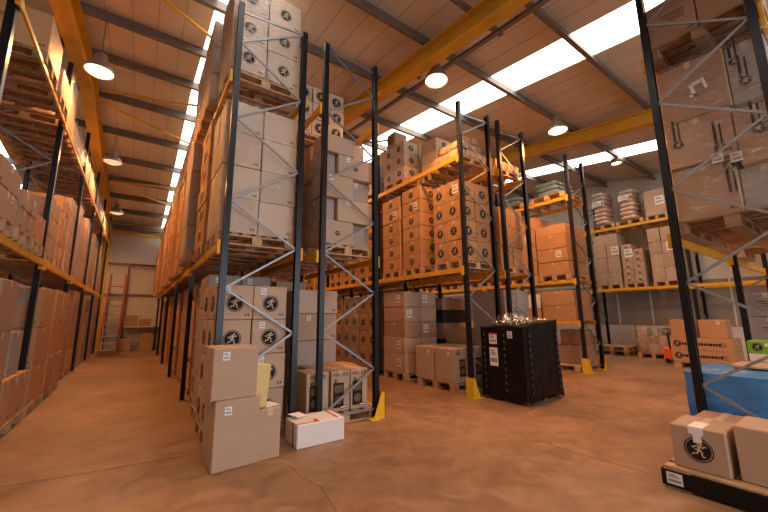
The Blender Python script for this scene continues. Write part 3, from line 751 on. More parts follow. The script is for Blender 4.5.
# ---- rack behind mid-right (D): aisle side +x
nD = ROWS['D'][2]; dx0, dx1 = 5.84, 6.68
SD = slots(YR, 0)
load(nD, 1, 0, dx0, dx1, *SD[0], L1, [.40, .42, .40], 2, 1, 'orange', '', side='r', show='rfl', jit=.011)
load(nD, 1, 1, dx0, dx1, *SD[1], L1, [.44]*4, 1, 1, 'orange', '', side='r', show='rf', jit=.011)
load(nD, 1, 2, dx0, dx1, *SD[2], L1, [.44]*3, 1, 1, 'brown', '', side='r', show='rf', jit=.011)
load(nD, 2, 0, dx0, dx1, *SD[0], L2, [.18], 2, 1, 'orange', '', side='r', show='rf', pr=1)
load(nD, 2, 1, dx0, dx1, *SD[1], L2, [.38, .38], 1, 1, 'tan', '', wrap=True, film='film_heavy', side='r', show='rf')
load(nD, 2, 2, dx0, dx1, *SD[2], L2, [.35]*3, 1, 1, 'grey', '', wrap=True, film='film_heavy', side='r', show='rf')
load(nD, 0, 0, dx0, dx1, *SD[0], 0, [.42]*4, 2, 1, 'grey', '', side='r', show='rfl')
load(nD, 0, 1, dx0, dx1, *SD[1], 0, [.30]*3, 1, 1, 'kraft', '', side='r', show='rfl')
load(nD, 0, 2, dx0, dx1, *SD[2], 0, [.36, .30, .36, .30, .28], 1, 1, ['kraft', 'blackcard'], '', side='r', show='rfl')
for b in (1, 2):
    for q, (a, c) in enumerate(slots(YR, b)):
        po = b*3+q
        load(nD, 0, po, dx0, dx1, a, c, 0, [.58]*3, 1, 1, ['brown', 'kraft'][po % 2], '', side='r', show='rf')
        load(nD, 1, po, dx0, dx1, a, c, L1, [.58]*3, 1, 1, 'kraft', '', side='r', show='rf', jit=.011)

# ---- right-hand rack (E): aisle side -x
nE = ROWS['E'][2]; ex0, ex1 = 8.52, 9.42
SE = slots(YR, 0)
load(nE, 1, 0, ex0-.02, ex1, SE[0][0]-.0, SE[0][1], L1, [.33, .34, .35, .26], 1, 1, 'orange', '', [(1,0,0,'l')], pr=1, show='lf', ls=1.4, jit=.011)
load(nE, 1, 1, ex0, ex1, *SE[1], L1, [.40, .42, .42, .38], 1, 1, 'orange', '', [(2,0,0,'l')], pr=1, ls=1.4, jit=.011)
load(nE, 1, 2, ex0, ex1, *SE[2], L1, [.45]*4, 1, 1, 'tan', '', [(3,0,0,'l')], ls=1.4, jit=.011)
# mid beam at 1.17: two orange cartons and a white one
pz = 1.172
load(nE, 0, 3, ex0, ex1, 4.18, 5.00, pz, [.38, .36], 1, 1, 'orange', '', pal=False, words='near pair on low beam')
load(nE, 0, 4, ex0, ex1, 5.05, 5.75, pz, [.34, .34], 1, 1, ['orange', 'white_card'], '', pal=False, words='middle pair on low beam')
load(nE, 0, 5, ex0, ex1, 5.8, 6.65, pz, [.30, .30], 1, 1, ['orange', 'brown'], '', pal=False, words='rear pair on low beam')
pallet(ex0+.45, 4.72, 0, 1.10, .95, 'empty-fronted timber pallet on floor below low beam of right-hand rack', 'pallets on the right-hand rack, floor level', 'wood', math.pi/2)
carton(ex0+.58, 4.52, .145, .62, .62, .44, 'brown', 'lower dark brown carton on floor pallet of right-hand rack', 'cartons on the right-hand rack, floor level', tape='x')
carton(ex0+.60, 4.50, .59, .56, .52, .36, 'brown', 'upper dark brown carton on floor pallet of right-hand rack', 'cartons on the right-hand rack, floor level', tape='x')
for b in (1, 2):
    for q, (a, c) in enumerate(slots(YR, b)):
        po = b*3+q
        load(nE, 1, po, ex0, ex1, a, c, L1, [.56]*3, 1, 1, 'orange', '', ls=1.4, jit=.011)
        if b == 1: load(nE, 0, po+3, ex0, ex1, a, c, 0, [.35]*2, 1, 1, 'grey', '')
def sack_mesh(w, d, h, seed, mat):
    rr = random.Random(seed); mb = MB(); N = 14; K = 5
    for j in range(K):
        t = j/(K-1); zz = h*t; sh = math.sin(math.pi*(t*.86+.07))**.16
        for i in range(N):
            a = 2*math.pi*i/N; c, s = math.cos(a), math.sin(a)
            cx = math.copysign(abs(c)**.2, c); sy = math.copysign(abs(s)**.2, s)
            k = sh*(.96+rr.uniform(-.03, .03)); mb.v.append((cx*w/2*k, sy*d/2*k, zz+rr.uniform(-.006, .006)))
    for j in range(K-1):
        for i in range(N): mb.f.append((j*N+i, j*N+(i+1) % N, (j+1)*N+(i+1) % N, (j+1)*N+i)); mb.m.append(0)
    mb.f.append(tuple((K-1)*N+i for i in range(N))); mb.m.append(0); mb.f.append(tuple(range(N))[::-1]); mb.m.append(0)
    me = mb.mesh('sack', [mat]); 
    for p in me.polygons: p.use_smooth = True
    return me
SKB = [sack_mesh(.44, .62, .13, s, 'bluegrey') for s in (1, 2)]; SKP = [sack_mesh(.42, .72, .15, s, 'sack') for s in (3, 4)]
# blue-grey bags on the upper level
pallet(ex0+.45, 4.62, L2+.002, .95, .95, 'timber pallet under blue-grey bags on upper right-hand rack', 'pallets on the right-hand rack, upper level', 'wood', math.pi/2)
pallet(ex0+.45, 5.75, L2+.002, .95, .95, 'timber pallet under rear blue-grey bags on upper right-hand rack', 'pallets on the right-hand rack, upper level', 'wood', math.pi/2)
for q, (yc, nt) in enumerate(((4.62, 3), (5.75, 2))):
    for k in range(nt):
        for i in range(2):
            o = link('bag', SKB[(i+k) % 2], None, (ex0+.24+.44*i, yc+.03*((k*7) % 3-1), L2+.146+.125*k), R(2*((i+k) % 3-1))); 
            tag(o, 'blue-grey film bag, %s layer, %s side, %s pallet, upper right-hand rack' % (TIER[k], ['aisle', 'inner'][i], ['near', 'rear'][q]), 'bag', 'blue-grey bags on the upper right-hand rack')
for b in (1,):
    for q, (a, c) in enumerate(slots(YR, b)):
        load(nE, 2, 3+q, ex0, ex1, a, c, L2, [.42]*2, 1, 1, 'tan', wrap=True, film='film_heavy')

# ---- end-wall rack (F): aisle side -x, seen almost square on
nF = ROWS['F'][2]; fx0, fx1 = 13.13, 14.03
load(nF, 1, 3, fx0, fx1, 4.80, 5.56, L1, [.40, .52, .42, .40], 1, 2, 'kraft', '', [(2,0,0,'l')], miss=[], words='left pallet', ls=2.3)
load(nF, 1, 4, fx0, fx1, 4.12, 4.74, L1, [.22, .22, .22, .22, .22, .20], 1, 2, 'kraft', 'l', [(4,0,1,'l')], er=.22, words='middle pallet', miss=[(0,0,5)], ls=2.3)
load(nF, 1, 5, fx0, fx1, 3.28, 3.95, L1, [.42, .42, .40, .44], 1, 2, 'kraft', '', [(2,0,0,'l')], words='right pallet', ls=2.3)
load(nF, 2, 5, fx0, fx1, 3.34, 3.92, L2, [.82], 1, 1, 'kraft', '', [(0,0,0,'l')], words='right pallet', ls=2.3)
for q, (yc, nt, nm) in enumerate(((5.20, 8, 'left'), (4.37, 7, 'middle'))):
    pallet(fx0+.45, yc, L2+.002, .78, .95, 'timber pallet under pale sacks, %s of end-wall rack upper level' % nm, 'pallets on the end-wall rack, upper level', 'wood', math.pi/2)
    for k in range(nt):
        o = link('sack', SKP[k % 2], None, (fx0+.24, yc+.02*((k*5) % 3-1), L2+.146+.147*k), R(90+2*((k*3) % 3-1)), (1, 1, 1)); 
        o.scale = (.78/.72*.98, .66/.62*.9, 1)
        tag(o, 'pale filled sack, %s layer of %s sack pile, end-wall rack top' % (TIER[k], nm), 'sack', 'pale sacks on the end-wall rack')
    o = link('paper_sheet', LAB, None, (fx0-.14, yc+.05, L2+.9), -math.pi/2, (3, 1, 1.5)); tag(o, 'white delivery sheet stuck to the %s sack pile' % nm, 'paper', 'delivery sheets on sacks')
load(nF, 1, 1, fx0, fx1, .5, 1.4, L1, [.5]*3, 1, 1, 'kraft', '', words='far right pallet', ls=2.3)

# ---- nearest right rack (G): end seen at x = 4.62
nG = 'nearest right rack'
def G(cx, cy, z, w, d, h, mat, label, **k): return carton(cx, cy, z, w, d, h, mat, label, 'cartons on the nearest right rack', **k)
gy0, gy1 = .24, 1.12
pallet(5.26, .70, L1+.002, .94, 1.18, 'timber pallet under film-wrapped brown cartons, nearest right rack, middle level', 'pallets on the nearest right rack', 'oldwood', math.pi/2)
zb = L1+.145
wl = empty('wrapped_load', (5.2, .70, zb)); tag(wl, 'film-wrapped stack of large brown cartons filling the nearest right rack, middle level', 'wrapped load', 'wrapped loads on nearest right rack')
def gc(y0, y1, z0, z1, x0=4.74, x1=5.66, mat='kraft', **k):
    return carton((x0+x1)/2-5.2, (y0+y1)/2-.70, z0, x1-x0, y1-y0-.008, z1-z0-.004, mat, parent=wl, **k)
gc(.62, 1.13, 0, .60, 4.78, mat='brown', pr=1, emb=''); gc(.27, .62, 0, .46, 4.84, mat='grey', pr=0)
o = gc(.58, 1.13, .60, 1.12, 4.74, mat='brown', pr=1); 
gc(.27, .58, .46, 1.04, 4.74, mat='brown', pr=2)
gc(.27, .56, 1.12, 1.76, 4.80, mat='grey', pr=1); gc(.56, 1.13, 1.12, 1.78, 4.74, mat='brown', pr=0); gc(.27, .56, 1.04, 1.12, 4.90, mat='brown')
for (yy, zz, s) in ((.66, .50, .052), (.70, .70, .052), (1.02, .86, .05), (.44, 1.30, .05), (.42, .78, .05), (.49, 1.55, .045)):
    link('emblem', EMB, wl, (4.733-5.2 if yy > .5 else 4.728-5.2, yy-.70, zz), -math.pi/2, (s, s, s)); 
    MBm = MB().box(-.035, -.012, -.002, 0, .05, .30).box(.012, .028, -.002, 0, .05, .26)
    p = MBm.build('printed_bars', 'print', wl, (4.734-5.2, yy-.70, zz + (0 if zz > .55 else -.34))); p.rotation_euler = (0, 0, -math.pi/2)
for (yy, zz) in ((.735, .60), (.60, .56)): link('shipping_label', LAB, wl, (4.73-5.2, yy-.70, zz), -math.pi/2, (.85, 1, .85))
tp = MB().box(-.07, -.04, -.003, 0, .0, .14).box(-.10, -.04, -.003, 0, .0, .03).box(-.04, .03, -.003, 0, .11, .15).box(.035, .06, -.003, 0, .02, .15).build('torn_white_tape', 'paper', wl, (4.72-5.2, .76-.70, 1.36)); tp.rotation_euler = (0, R(-12), -math.pi/2)
film_hull(4.71-5.2, 5.70-5.2, .24-.70, 1.155-.70, .0, 1.80, wl, 'film_heavy', amp=.008, seed=77)
pallet(5.26, .70, L2+.002, .94, 1.18, 'timber pallet at the top of the nearest right rack', 'pallets on the nearest right rack', 'oldwood', math.pi/2)
for k, (a, b) in enumerate(((.70, 1.14), (.25, .69))):
    G(5.2, (a+b)/2, L2+.146, .94, b-a, .55, 'brown', 'shaded brown carton, %s of two on top pallet of nearest right rack' % ['left', 'right'][k], pr=2)
for k, (xx, mat) in enumerate(((6.25, 'kraft'),)):
    pallet(xx+.24, .70, L1+.002, .94, 1.18, 'timber pallet, second along middle level of nearest right rack', 'pallets on the nearest right rack', 'wood', math.pi/2)
    G(xx, .70, L1+.146, .84, .88, .80, 'brown', 'large brown carton behind the wrapped stack, nearest right rack', pr=1)
pallet(7.85, .70, L1+.002, .94, .85, 'timber pallet in second bay, middle level of nearest right rack', 'pallets on the nearest right rack', 'wood', math.pi/2)
G(7.85, .70, L1+.146, .84, .88, .70, 'kraft', 'light brown carton in second bay, nearest right rack, middle level', pr=1)
# dim stack in the second bay, floor level
pallet(7.85, .66, 0, .94, 1.0, 'timber pallet under grey-brown stack right of orange cartons', 'pallets on the nearest right rack', 'oldwood', math.pi/2)
for k, h in enumerate((.42, .30, .42, .34)):
    z = .145+[0, .42, .72, 1.14][k]
    for q, (a, b) in enumerate(((.70, 1.13), (.22, .68))):
        G(7.80, (a+b)/2, z, .9, b-a, h-.004, ['brown', 'grey', 'grey', 'grey'][k], 'grey-brown printed carton, %s tier, %s side, stack behind green-topped box' % (TIER[k] if k < 3 else 'top', ['left', 'right'][q]), pr=2)
# blue wrapped pallet on the floor of the first bay
pallet(5.30, .80, 0, .92, 1.05, 'timber pallet under the blue wrapped load', 'pallets on the nearest right rack', 'oldwood', math.pi/2)
bl = empty('blue_wrapped_load', (5.35, .82, .145)); tag(bl, 'bright blue film-wrapped load on floor behind the nearest cartons', 'wrapped load')
def hull_rnd(x0, x1, y0, y1, z0, z1, parent, name, mat, amp, seed): 
    o = film_hull(x0, x1, y0, y1, z0, z1, parent, mat, amp, name, seed); return o
hull_rnd(-.62, .45, -.45, .45, 0, .60, bl, 'blue_wrap', 'blue', .006, 5)
film_hull(-.635, .46, -.46, .46, 0.01, .615, bl, 'film', .008, seed=6)
bd = MB().cbox(-.30, .25, -.40, .30, 0, .022, .003).build('cardboard_sheet', 'kraft', None, (5.62, .72, .764)); tag(bd, 'flat brown cardboard sheet lying on the blue wrapped load', 'cardboard')
gb = empty('green_box', (5.98, .80, .790)); tag(gb, 'green and white printed box standing on the blue wrapped load', 'box')
MB().cbox(-.16, .16, -.26, .14, 0, .09, .004).build('box_base', 'white_card', gb)
MB().cbox(-.162, .162, -.262, .142, .09, .23, .004).build('green_sleeve', 'green', gb)
link('emblem', EMB, gb, (-.165, .06, .165), -math.pi/2, (.045, .045, .045)); 
MB().box(-.166, -.163, -.14, -.0, .175, .21).build('white_lettering', 'paper', gb)

# ---- foreground right: pallet with black film skirt and two emblem cartons
pr_ = empty('black_skirted_pallet', (4.045, .52, 0)); tag(pr_, 'black film wrapped pallet at the lower right corner with barcode label', 'pallet')
link('pallet_boards', PAL['wood'], pr_, (0, 0, 0), math.pi/2, (1.30/.8, 1.0, 1.12))
sk = MB(); 
for (a, b) in (((-.51, -.66), (.51, -.66)), ((.51, -.66), (.51, .66)), ((.51, .66), (-.51, .66)), ((-.51, .66), (-.51, -.66))):
    sk.bar((a[0], a[1], .075), (b[0], b[1], .075), .012, .115)
sk.build('black_film_skirt', 'blackplastic', pr_)
o = link('barcode_label', LAB, pr_, (-.52, .58, .08), -math.pi/2, (1.0, 1, .7)); o['label'] = 'white barcode label'
g = 'emblem cartons on the black-skirted pallet'
FC = [(3.80, .945, .40, .33, .315, 'square emblem carton with torn white tape, left on the black-skirted pallet'), (3.85, .50, .42, .48, .375, 'emblem carton cut by the right edge, on black-skirted pallet')]
for k, (cx, cy, w, d, h, lb) in enumerate(FC):
    o = carton(cx, cy, .159, w, d, h, 'kraft', lb, g, tape='x', pr=0)
    link('emblem', EMB, o, (-w/2-.002, 0 if k == 0 else -.02, h*.5), -math.pi/2, (.088, .088, .088))
    if k == 0:
        MB().box(-w/2-.004, -w/2-.002, -.025, .025, h-.11, h-.05).box(-w/2-.004, -w/2-.002, -.04, .05, h-.05, h-.0).box(-w/2, .0, -.04, .05, h+.001, h+.003).build('white_tape', 'paper', o)
carton(4.38, .95, .159, .40, .34, .26, 'brown', 'brown carton behind the torn-taped emblem carton, black-skirted pallet', g, pr=0)

# ---- foreground left cartons
g = 'loose cartons in front of the centre-left rack'
ra = R(2.5)
o = carton(.84, 3.76, 0, .40, .44, .60, 'kraft', 'large plain carton on the floor, base of the two-carton stack', g, lab='f', tape='x', pr=0, rot=ra)
o = carton(.80, 3.75, .602, .40, .43, .46, 'kraft', 'plain carton stacked on the large floor carton, small white label', g, lab='f', tape='x', pr=0, rot=R(1.5))
carton(1.145, 3.72, 0, .22, .30, .46, 'kraft', 'narrow carton standing right of the two-carton stack', g, tape='y', pr=0, rot=R(4))
fo = MB().cbox(-.075, .075, -.035, .035, 0, .40, .004).build('foam_board', 'foam', None, (1.04, 3.615, .485)); fo.rotation_euler = (R(3), R(4), R(6)); tag(fo, 'upright yellowish foam block on the narrow carton', 'foam')
p1 = MB().box(-.075, .075, -.09, .09, 0, .006).build('loose_paper', 'paper', None, (1.18, 3.73, .462)); p1.rotation_euler = (0, 0, .3); tag(p1, 'white paper sheet lying on the narrow carton', 'paper', 'loose papers')
wb = carton(1.735, 3.80, 0, .545, .36, .235, 'white_card', 'white long carton with red stripes on the floor by the rack', None, tape='', pr=0, rot=R(-1), cat='carton')
MB().box(-.272, -.10, -.165, -.145, .2345, .237).box(-.06, -.02, -.17, -.06, .2345, .237).box(-.27, -.05, -.165, -.14, .2345, .2365).build('red_stripe', 'redprint', wb)
MB().box(.19, .215, -.15, .17, .2345, .237).build('red_stripe', 'redprint', wb)
MB().box(-.2745, -.2725, -.07, -.045, .0, .235).build('dark_strap', 'print', wb)
p2 = MB().box(-.09, .09, -.07, .07, 0, .006).build('loose_paper', 'paper', None, (1.58, 3.92, .255)); p2.rotation_euler = (R(8), R(6), .5); tag(p2, 'curled white paper on the white long carton', 'paper', 'loose papers')

# ---- black wrapped pallet
bk = empty('black_wrapped_load', (5.34, 3.61, .0)); tag(bk, 'tall black plastic-wrapped load on a pallet with white delivery sheets', 'wrapped load')
link('pallet_boards', PAL['oldwood'], bk, (0.01, -.02, 0.001), math.pi/2, (.95, .93, 1))
mb = MB(); rr = random.Random(8); n = 8; m = 9
def bring(t, z):
    P = []; X0, X1, Y0, Y1 = -.50, .49, -.42, .375
    fl = 1 + .03*(1-t)**3*1.5
    for i in range(n): P.append((X0+(X1-X0)*i/n, Y0))
    for i in range(n): P.append((X1, Y0+(Y1-Y0)*i/n))
    for i in range(n): P.append((X1-(X1-X0)*i/n, Y1))
    for i in range(n): P.append((X0, Y1-(Y1-Y0)*i/n))
    out = []
    for (a, b) in P:
        top = 1.14 + .09*(a+.47)/.96 + (.02 if b < 0 else 0)
        out.append((a*fl+rr.uniform(-.006, .006), b*fl+rr.uniform(-.006, .006), .05+(top-.05)*t+rr.uniform(-.01, .01)*(t > .05)+ (rr.uniform(-.04, .04) if t == 0 else 0)))
    return out
for j in range(m+1): mb.v += bring(j/m, 0)
N = 4*n
for j in range(m):
    for i in range(N): mb.f.append((j*N+i, j*N+(i+1) % N, (j+1)*N+(i+1) % N, (j+1)*N+i)); mb.m.append(0)
mb.f.append(tuple(m*N+i for i in range(N))); mb.m.append(0)
mb.build('black_wrap', 'blackplastic', bk)
for (x, y, w, face, lean) in ((-.512, .30, 0, 'l', 0), (-.512, -.09, 0, 'l', 0), (-.36, -.438, 0, 'f', 0), (.42, -.438, 0, 'f', 0)):
    s = MB()
    if face == 'l': s.box(x-.002, x+.004, y-.011, y+.011, .12, 1.11, 1)
    else: s.box(x-.011, x+.011, y-.002, y+.004, .12, 1.14, 1)
    for k in range(9):
        z = .16+.105*k
        if face == 'l': s.box(x-.004, x, y-.006, y+.006, z, z+.04)
        else: s.box(x-.006, x+.006, y-.004, y, z, z+.04)
    s.build('strap_stitching', ['galv', 'blackplastic'], bk)
for (y, z, sx, sz, lb) in ((.12, .95, 1.5, 1.3, 'white delivery sheet'), (.12, .67, 1.6, 2.4, 'tall white delivery sheet'), (-.20, 1.03, .9, .9, 'small white label')):
    q = link('delivery_sheet', LAB, bk, (-.515, y, z), -math.pi/2, (sx, 1, sz)); q['label'] = lb
MB().box(-.518, -.51, .04, .19, 1.02, 1.045).build('red_strip', 'redprint', bk)
# crumpled clear film on top
mb = MB(); rr = random.Random(21); K = 12
for j in range(K+1):
    for i in range(K+1):
        a, b = -.44+.90*i/K, -.40+.78*j/K; e = min(i, j, K-i, K-j)/3.
        mb.v.append((a*(.8 if e == 0 else 1)+rr.uniform(-.02, .02), b*(.8 if e == 0 else 1)+rr.uniform(-.02, .02), 1.155+.09*(a+.47)/.96+min(1, e)*(.15*math.exp(-((a+.15)**2+(b-.02)**2)/.06)+.02)+rr.uniform(0, .045)))
for j in range(K):
    for i in range(K): mb.f.append((j*(K+1)+i, j*(K+1)+i+1, (j+1)*(K+1)+i+1, (j+1)*(K+1)+i)); mb.m.append(0)
M['film_top'] = film_mat('bunched_film', .8, .38); mb.build('bunched_top_film', 'film_top', bk)

# ---- floor goods before the end wall
pallet(11.75, 2.63, 0, 1.12, .95, 'timber pallet under the orange-brown boxed goods', 'free-standing pallets', 'wood', math.pi/2)
g = 'orange-brown boxed goods before the end wall'
for k in range(2):
    o = carton(11.72, 2.63, .145+.29*k, .90, 1.16, .285, 'orange', 'long flat orange-brown carton with bold dark print, %s of two' % ['lower', 'upper'][k], g, tape='', pr=0)
    link('emblem', EMB, o, (-.452, .44, .15), -math.pi/2, (.085, .085, .085))
    s = MB(); x = -.27
    for q in range(14):
        wq = .03+.012*((q*5) % 3); s.box(x, x+wq, -.002, 0, -.03, .03); x += wq+.011
    t = s.build('bold_print', 'print', o, (-.452, .0, .15)); t.rotation_euler = (0, 0, -math.pi/2); t.location.y = .08
    s2 = MB()
    for q in range(4): s2.box(-.06, .06-.02*(q % 2), -.002, 0, -.05+.028*q, -.042+.028*q)
    t = s2.build('small_print', 'print', o, (-.452, -.42, .15)); t.rotation_euler = (0, 0, -math.pi/2)
for k, (yy, w) in enumerate(((2.98, .44), (2.38, .50))):
    carton(11.62, yy, .727, .50, w, .44, 'orange', 'square orange-brown carton, %s of two on long flat cartons' % ['left', 'right'][k], g, lab='l', tape='y', pr=0)
# hand pallet truck
pt = empty('pallet_truck', (11.98, 3.40, 0)); tag(pt, 'orange hand pallet truck parked left of the orange-brown cartons', 'pallet truck')
MB().cbox(-.14, .14, -.16, .16, .10, .42, .03).build('pump_housing', 'orange_paint', pt)
for s in (-1, 1):
    MB().cbox(.12, 1.2, s*.19-.07, s*.19+.07, .06, .11, .01).build('fork', 'orange_paint', pt)
    w_ = MB().tube([(-.05, s*.07, .10), (-.05, s*.13, .10)], .09, 16).build('wheel', 'rubber', pt)
MB().tube([(-.12, 0, .38), (-.20, 0, .80)], .022, 10).build('tiller', 'rubber', pt)
MB().tube([(-.20, -.09, .80), (-.24, -.10, .92), (-.24, .10, .92), (-.20, .09, .80), (-.20, -.09, .80)], .015, 8).build('handle', 'rubber', pt)
# wrapped returns pallet with an upright pallet beside it
pallet(13.27, 4.10, 0, .80, .9, 'timber pallet under the film-wrapped small cartons by the wall', 'free-standing pallets', 'wood', math.pi/2)
ws = empty('wrapped_load', (13.35, 4.10, .16)); tag(ws, 'loosely film-wrapped small cartons on a pallet before the end wall', 'wrapped load')
rr = random.Random(4)
for k in range(3):
    for j in range(3):
        if k == 2 and j == 1: continue
        carton(-.20+rr.uniform(-.02, .02), -.26+.26*j, .25*k, .46, .25, .245, ['kraft', 'tan', 'brown'][(j+k) % 3], parent=ws, pr=1)
film_hull(-.46, .10, -.40, .40, .012, .78, ws, 'film_heavy', amp=.03, seed=9)
pallet(13.3, 5.25, 0, .95, .9, 'lower flat empty pallet by the end wall', 'free-standing pallets', 'oldwood', math.pi/2)
pallet(13.3, 5.25, .142, .93, .9, 'upper flat empty pallet stacked by the end wall', 'free-standing pallets', 'wood', math.pi/2)
for k, (yy, xx) in enumerate(((4.66, 13.6), (3.54, 13.55), (3.38, 13.55))):
    o = link('pallet', PAL['wood' if k != 2 else 'oldwood'], None, (xx, yy, .475), 0); o.rotation_euler = (math.pi/2, 0, 0 if k == 0 else 0); o.scale = (.9, .95, 1)
    tag(o, ['upright pallet standing left of the film-wrapped small cartons', 'upright pallet standing right of film-wrapped small cartons', 'outer upright pallet beside the pallet truck'][k], 'pallet', 'free-standing pallets')
carton(13.6, 6.35, 0, .5, .4, .55, 'brown', 'dark brown carton against end wall behind right-hand rack', None, pr=0)

# ---- far end of the left aisle
lad = empty('warehouse_steps', (-.72, 16.1, 0)); tag(lad, 'red mobile warehouse steps with mesh treads at the end of the left aisle', 'steps')
for s in (-1, 1):
    MB().tube([(s*.24, -.35, .1), (s*.24, 1.2, 2.1), (s*.24, 1.8, 2.1)], .020, 8).build('stringer', 'redpaint', lad)
    MB().tube([(s*.24, 1.8, 0), (s*.24, 1.8, 3.1)], .016, 8).build('rear_leg', 'redpaint', lad)
    MB().tube([(s*.24, -.35, .0), (s*.24, -.35, .95), (s*.24, 1.2, 3.05), (s*.24, 1.8, 3.1)], .014, 8).build('handrail', 'redpaint', lad)
    MB().tube([(s*.24, 1.2, 0), (s*.24, 1.2, 3.05)], .014, 8).build('mid_post', 'redpaint', lad)
for k in range(9):
    MB().cbox(-.22, .22, -.35+.18*k, -.13+.18*k, .20+.225*k, .235+.225*k, .004).build('tread', 'galv', lad)
MB().cbox(-.23, .23, 1.2, 1.8, 2.08, 2.12, .004).build('platform', 'galv', lad)
MB().tube([(-.24, 1.8, 2.6), (.24, 1.8, 2.6)], .02, 8).build('rail', 'redpaint', lad)
fr = MB().tube([(-.42, 18.45, 0), (-.42, 18.45, 3.55), (-.35, 18.45, 3.62), (1.6, 18.45, 3.62)], .04, 10).build('pipe_run', 'redpaint'); tag(fr, 'dark red pipe rising and turning right on the back wall', 'pipe')
bench = empty('packing_bench', (.25, 18.1, 0)); tag(bench, 'white packing bench against the back wall of the left aisle', 'bench')
MB().cbox(-.62, .95, -.3, .3, .93, .97, .004).build('bench_top', 'dado', bench)
MB().cbox(-.60, .93, .22, .26, .30, .93, .004).build('back_panel', 'dado', bench)
for sx in (-.58, .90):
    for sy in (-.27, .24): MB().cbox(sx-.02, sx+.02, sy-.02, sy+.02, 0, .93, .003).build('leg', 'galv', bench)
g = 'cartons at the end of the left aisle'
for k, (xx, yy, z, w, h, lb) in enumerate(((-.18, 18.05, .972, .48, .46, 'larger brown carton on the packing bench'), (.34, 18.05, .972, .40, .30, 'smaller brown carton on the packing bench'),
      (-.25, 17.5, 0, .34, .50, 'brown carton on the floor below left end of packing bench'), (.42, 17.5, 0, .45, .42, 'brown carton on floor below right end of bench'), (.45, 17.52, .424, .34, .25, 'small brown carton stacked on the floor carton below bench'))):
    carton(xx, yy, z, w, .4, h, 'brown', lb, g, pr=1)

# ------------------------------------------------------------------ cartons beyond the 300 that show largest become one object
REST = '3-4 7 11 15 17 19 21 25 79-82 85-102 123-126 135-138 147-150 159-162 171-175 204 210 212 214 216 225-226 231-236 252-255 263-266 297-304 314-319 324-326 328-361 370 374 378 382 397-398 401-402 405-406 412 414-422 425-441 443 453 467 469-471 473 483-491 493 495 497 499 501-523 525-551 558-564 572-573 575 577 580-581 583 588-623 632-635 640-641 644-667 702-704 714-719 721 723 743'
def thin_out():
    """cartons beyond the 300 that show largest (most lie hidden deep in the racks) become one object"""
    bpy.context.view_layer.update(); rest = []; cnt = {}
    for t in REST.split():
        a, b = (t.split('-')*2)[:2]
        for k in range(int(a), int(b)+1): rest.append(bpy.data.objects['carton.%03d' % k if k else 'carton'])
    V = []; F = []; MI = []; mats = []
    for o in rest:
        for q in [o] + list(o.children):
            mw = q.matrix_world; i0 = len(V); me = q.data
            V += [tuple(mw @ v.co) for v in me.vertices]
            for p in me.polygons:
                m = me.materials[p.material_index]
                if m not in mats: mats.append(m)
                F.append(tuple(i0+k for k in p.vertices)); MI.append(mats.index(m))
    for o in rest:
        for q in list(o.children): bpy.data.objects.remove(q)
        bpy.data.objects.remove(o)
    me = bpy.data.meshes.new('distant_cartons'); me.from_pydata(V, [], F)
    for m in mats: me.materials.append(m)
    me.polygons.foreach_set('material_index', MI); me.update()
    o = bpy.data.objects.new('distant_cartons', me); col.objects.link(o)
    tag(o, 'remaining brown cartons deep in the racks, mostly hidden behind nearer ones', 'carton', None, 'stuff')
thin_out()
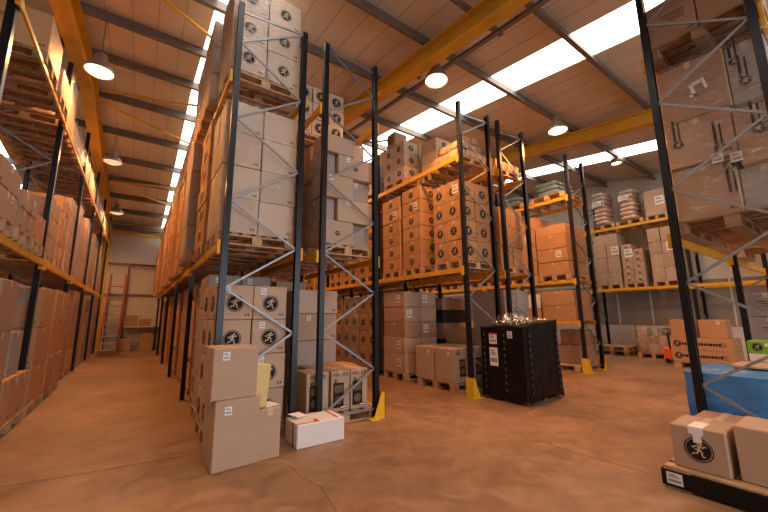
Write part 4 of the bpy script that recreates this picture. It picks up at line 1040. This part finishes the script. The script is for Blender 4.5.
# ------------------------------------------------------------------ lamps
def lamp(x, y, z, label, power, on=True, colr=(1.0, .43, .13), r=.20):
    t = empty('high_bay_lamp', (x, y, z)); tag(t, label, 'lamp', 'high bay lamps')
    mb = MB(); prof = [(.06, .34), (.085, .30), (.09, .22), (.15, .14), (.20, .05), (r, 0)]; N = 24
    for (a, b) in prof: mb.v += [(a*math.cos(6.28318*k/N), a*math.sin(6.28318*k/N), b) for k in range(N)]
    for j in range(len(prof)-1):
        for i in range(N): mb.f.append((j*N+i, j*N+(i+1) % N, (j+1)*N+(i+1) % N, (j+1)*N+i)); mb.m.append(0)
    mb.f.append(tuple(range(N))); mb.m.append(0)
    smooth(mb.build('shade', 'lampshade', t))
    mb = MB(); mb.v += [((r-.015)*math.cos(6.28318*k/N), (r-.015)*math.sin(6.28318*k/N), .012) for k in range(N)]; mb.f.append(tuple(range(N))); mb.m.append(0)
    mb.build('lens', 'bulb' if on else 'bulb_dim', t)
    zr = roofz(y)-.2
    MB().tube([(0, 0, .34), (0, 0, max(.36, zr-z))], .012, 6).build('hanger', 'steel', t)
    if power:
        ld = bpy.data.lights.new('lamp_light', 'SPOT'); ld.energy = power; ld.color = colr; ld.spot_size = R(165); ld.spot_blend = .6; ld.shadow_soft_size = .18
        lo = bpy.data.objects.new('lamp_light', ld); col.objects.link(lo); lo.location = (x, y, z-.04); lo.parent = None
WARM = (1.0, .47, .17)
lamp(-.86, 6.85, 5.33, 'glowing high bay lamp over the left aisle beside the yellow rafter', 420)
lamp(-.86, 10.95, 5.32, 'unlit-looking glass high bay lamp further down the left aisle', 380, on=False)
lamp(-.90, 15.2, 5.0, 'added high bay lamp brightening the left aisle end, by the yellow rafter', 300, on=False)  # extra fixture, added to brighten the dark end of the aisle
lamp(3.92, 3.90, 5.38, 'glowing high bay lamp beneath the central yellow rafter', 420)
lamp(7.28, 3.55, 5.35, 'glowing high bay lamp before the right yellow rafter', 560)
lamp(3.75, 9.2, 5.5, 'lamp hanging over the centre aisle behind the racks', 560)
lamp(7.6, 9.2, 5.5, 'lamp hanging over the right aisle behind the racks', 520)
lamp(11.3, 3.9, 5.75, 'small bright lamp under the furthest skylight', 120, on=True, r=.14)
lamp(-.2, -2.4, 4.7, 'unseen lamp added behind the viewpoint on the left', 130)  # rear lamps are out of view, added for warm light
lamp(4.4, -2.4, 4.7, 'unseen lamp added behind the viewpoint at the centre', 130)
lamp(9.0, -2.4, 4.7, 'unseen lamp added behind the viewpoint on the right', 150)
# daylight: loading doors behind the camera and skylights (area lights at the openings)
def area(loc, rot, sx, sy, e, c):
    ld = bpy.data.lights.new('daylight', 'AREA'); ld.shape = 'RECTANGLE'; ld.size = sx; ld.size_y = sy; ld.energy = e; ld.color = c
    o = bpy.data.objects.new('daylight', ld); col.objects.link(o); o.location = loc; o.rotation_euler = rot; return o
for a, b in DOORS: area(((a+b)/2, BACK_Y-.3, 1.95), (R(90), 0, 0), b-a, 3.8, 330, (.78, .88, 1.0))
w = bpy.data.worlds.new('world'); bpy.context.scene.world = w; w.use_nodes = True
w.node_tree.nodes['Background'].inputs['Color'].default_value = (.80, .88, 1, 1); w.node_tree.nodes['Background'].inputs['Strength'].default_value = 1.0
vs = bpy.context.scene.view_settings
vs.view_transform = 'Standard'; vs.look = 'None'; vs.gamma = 1; vs.use_curve_mapping = False; vs.exposure = 0.05
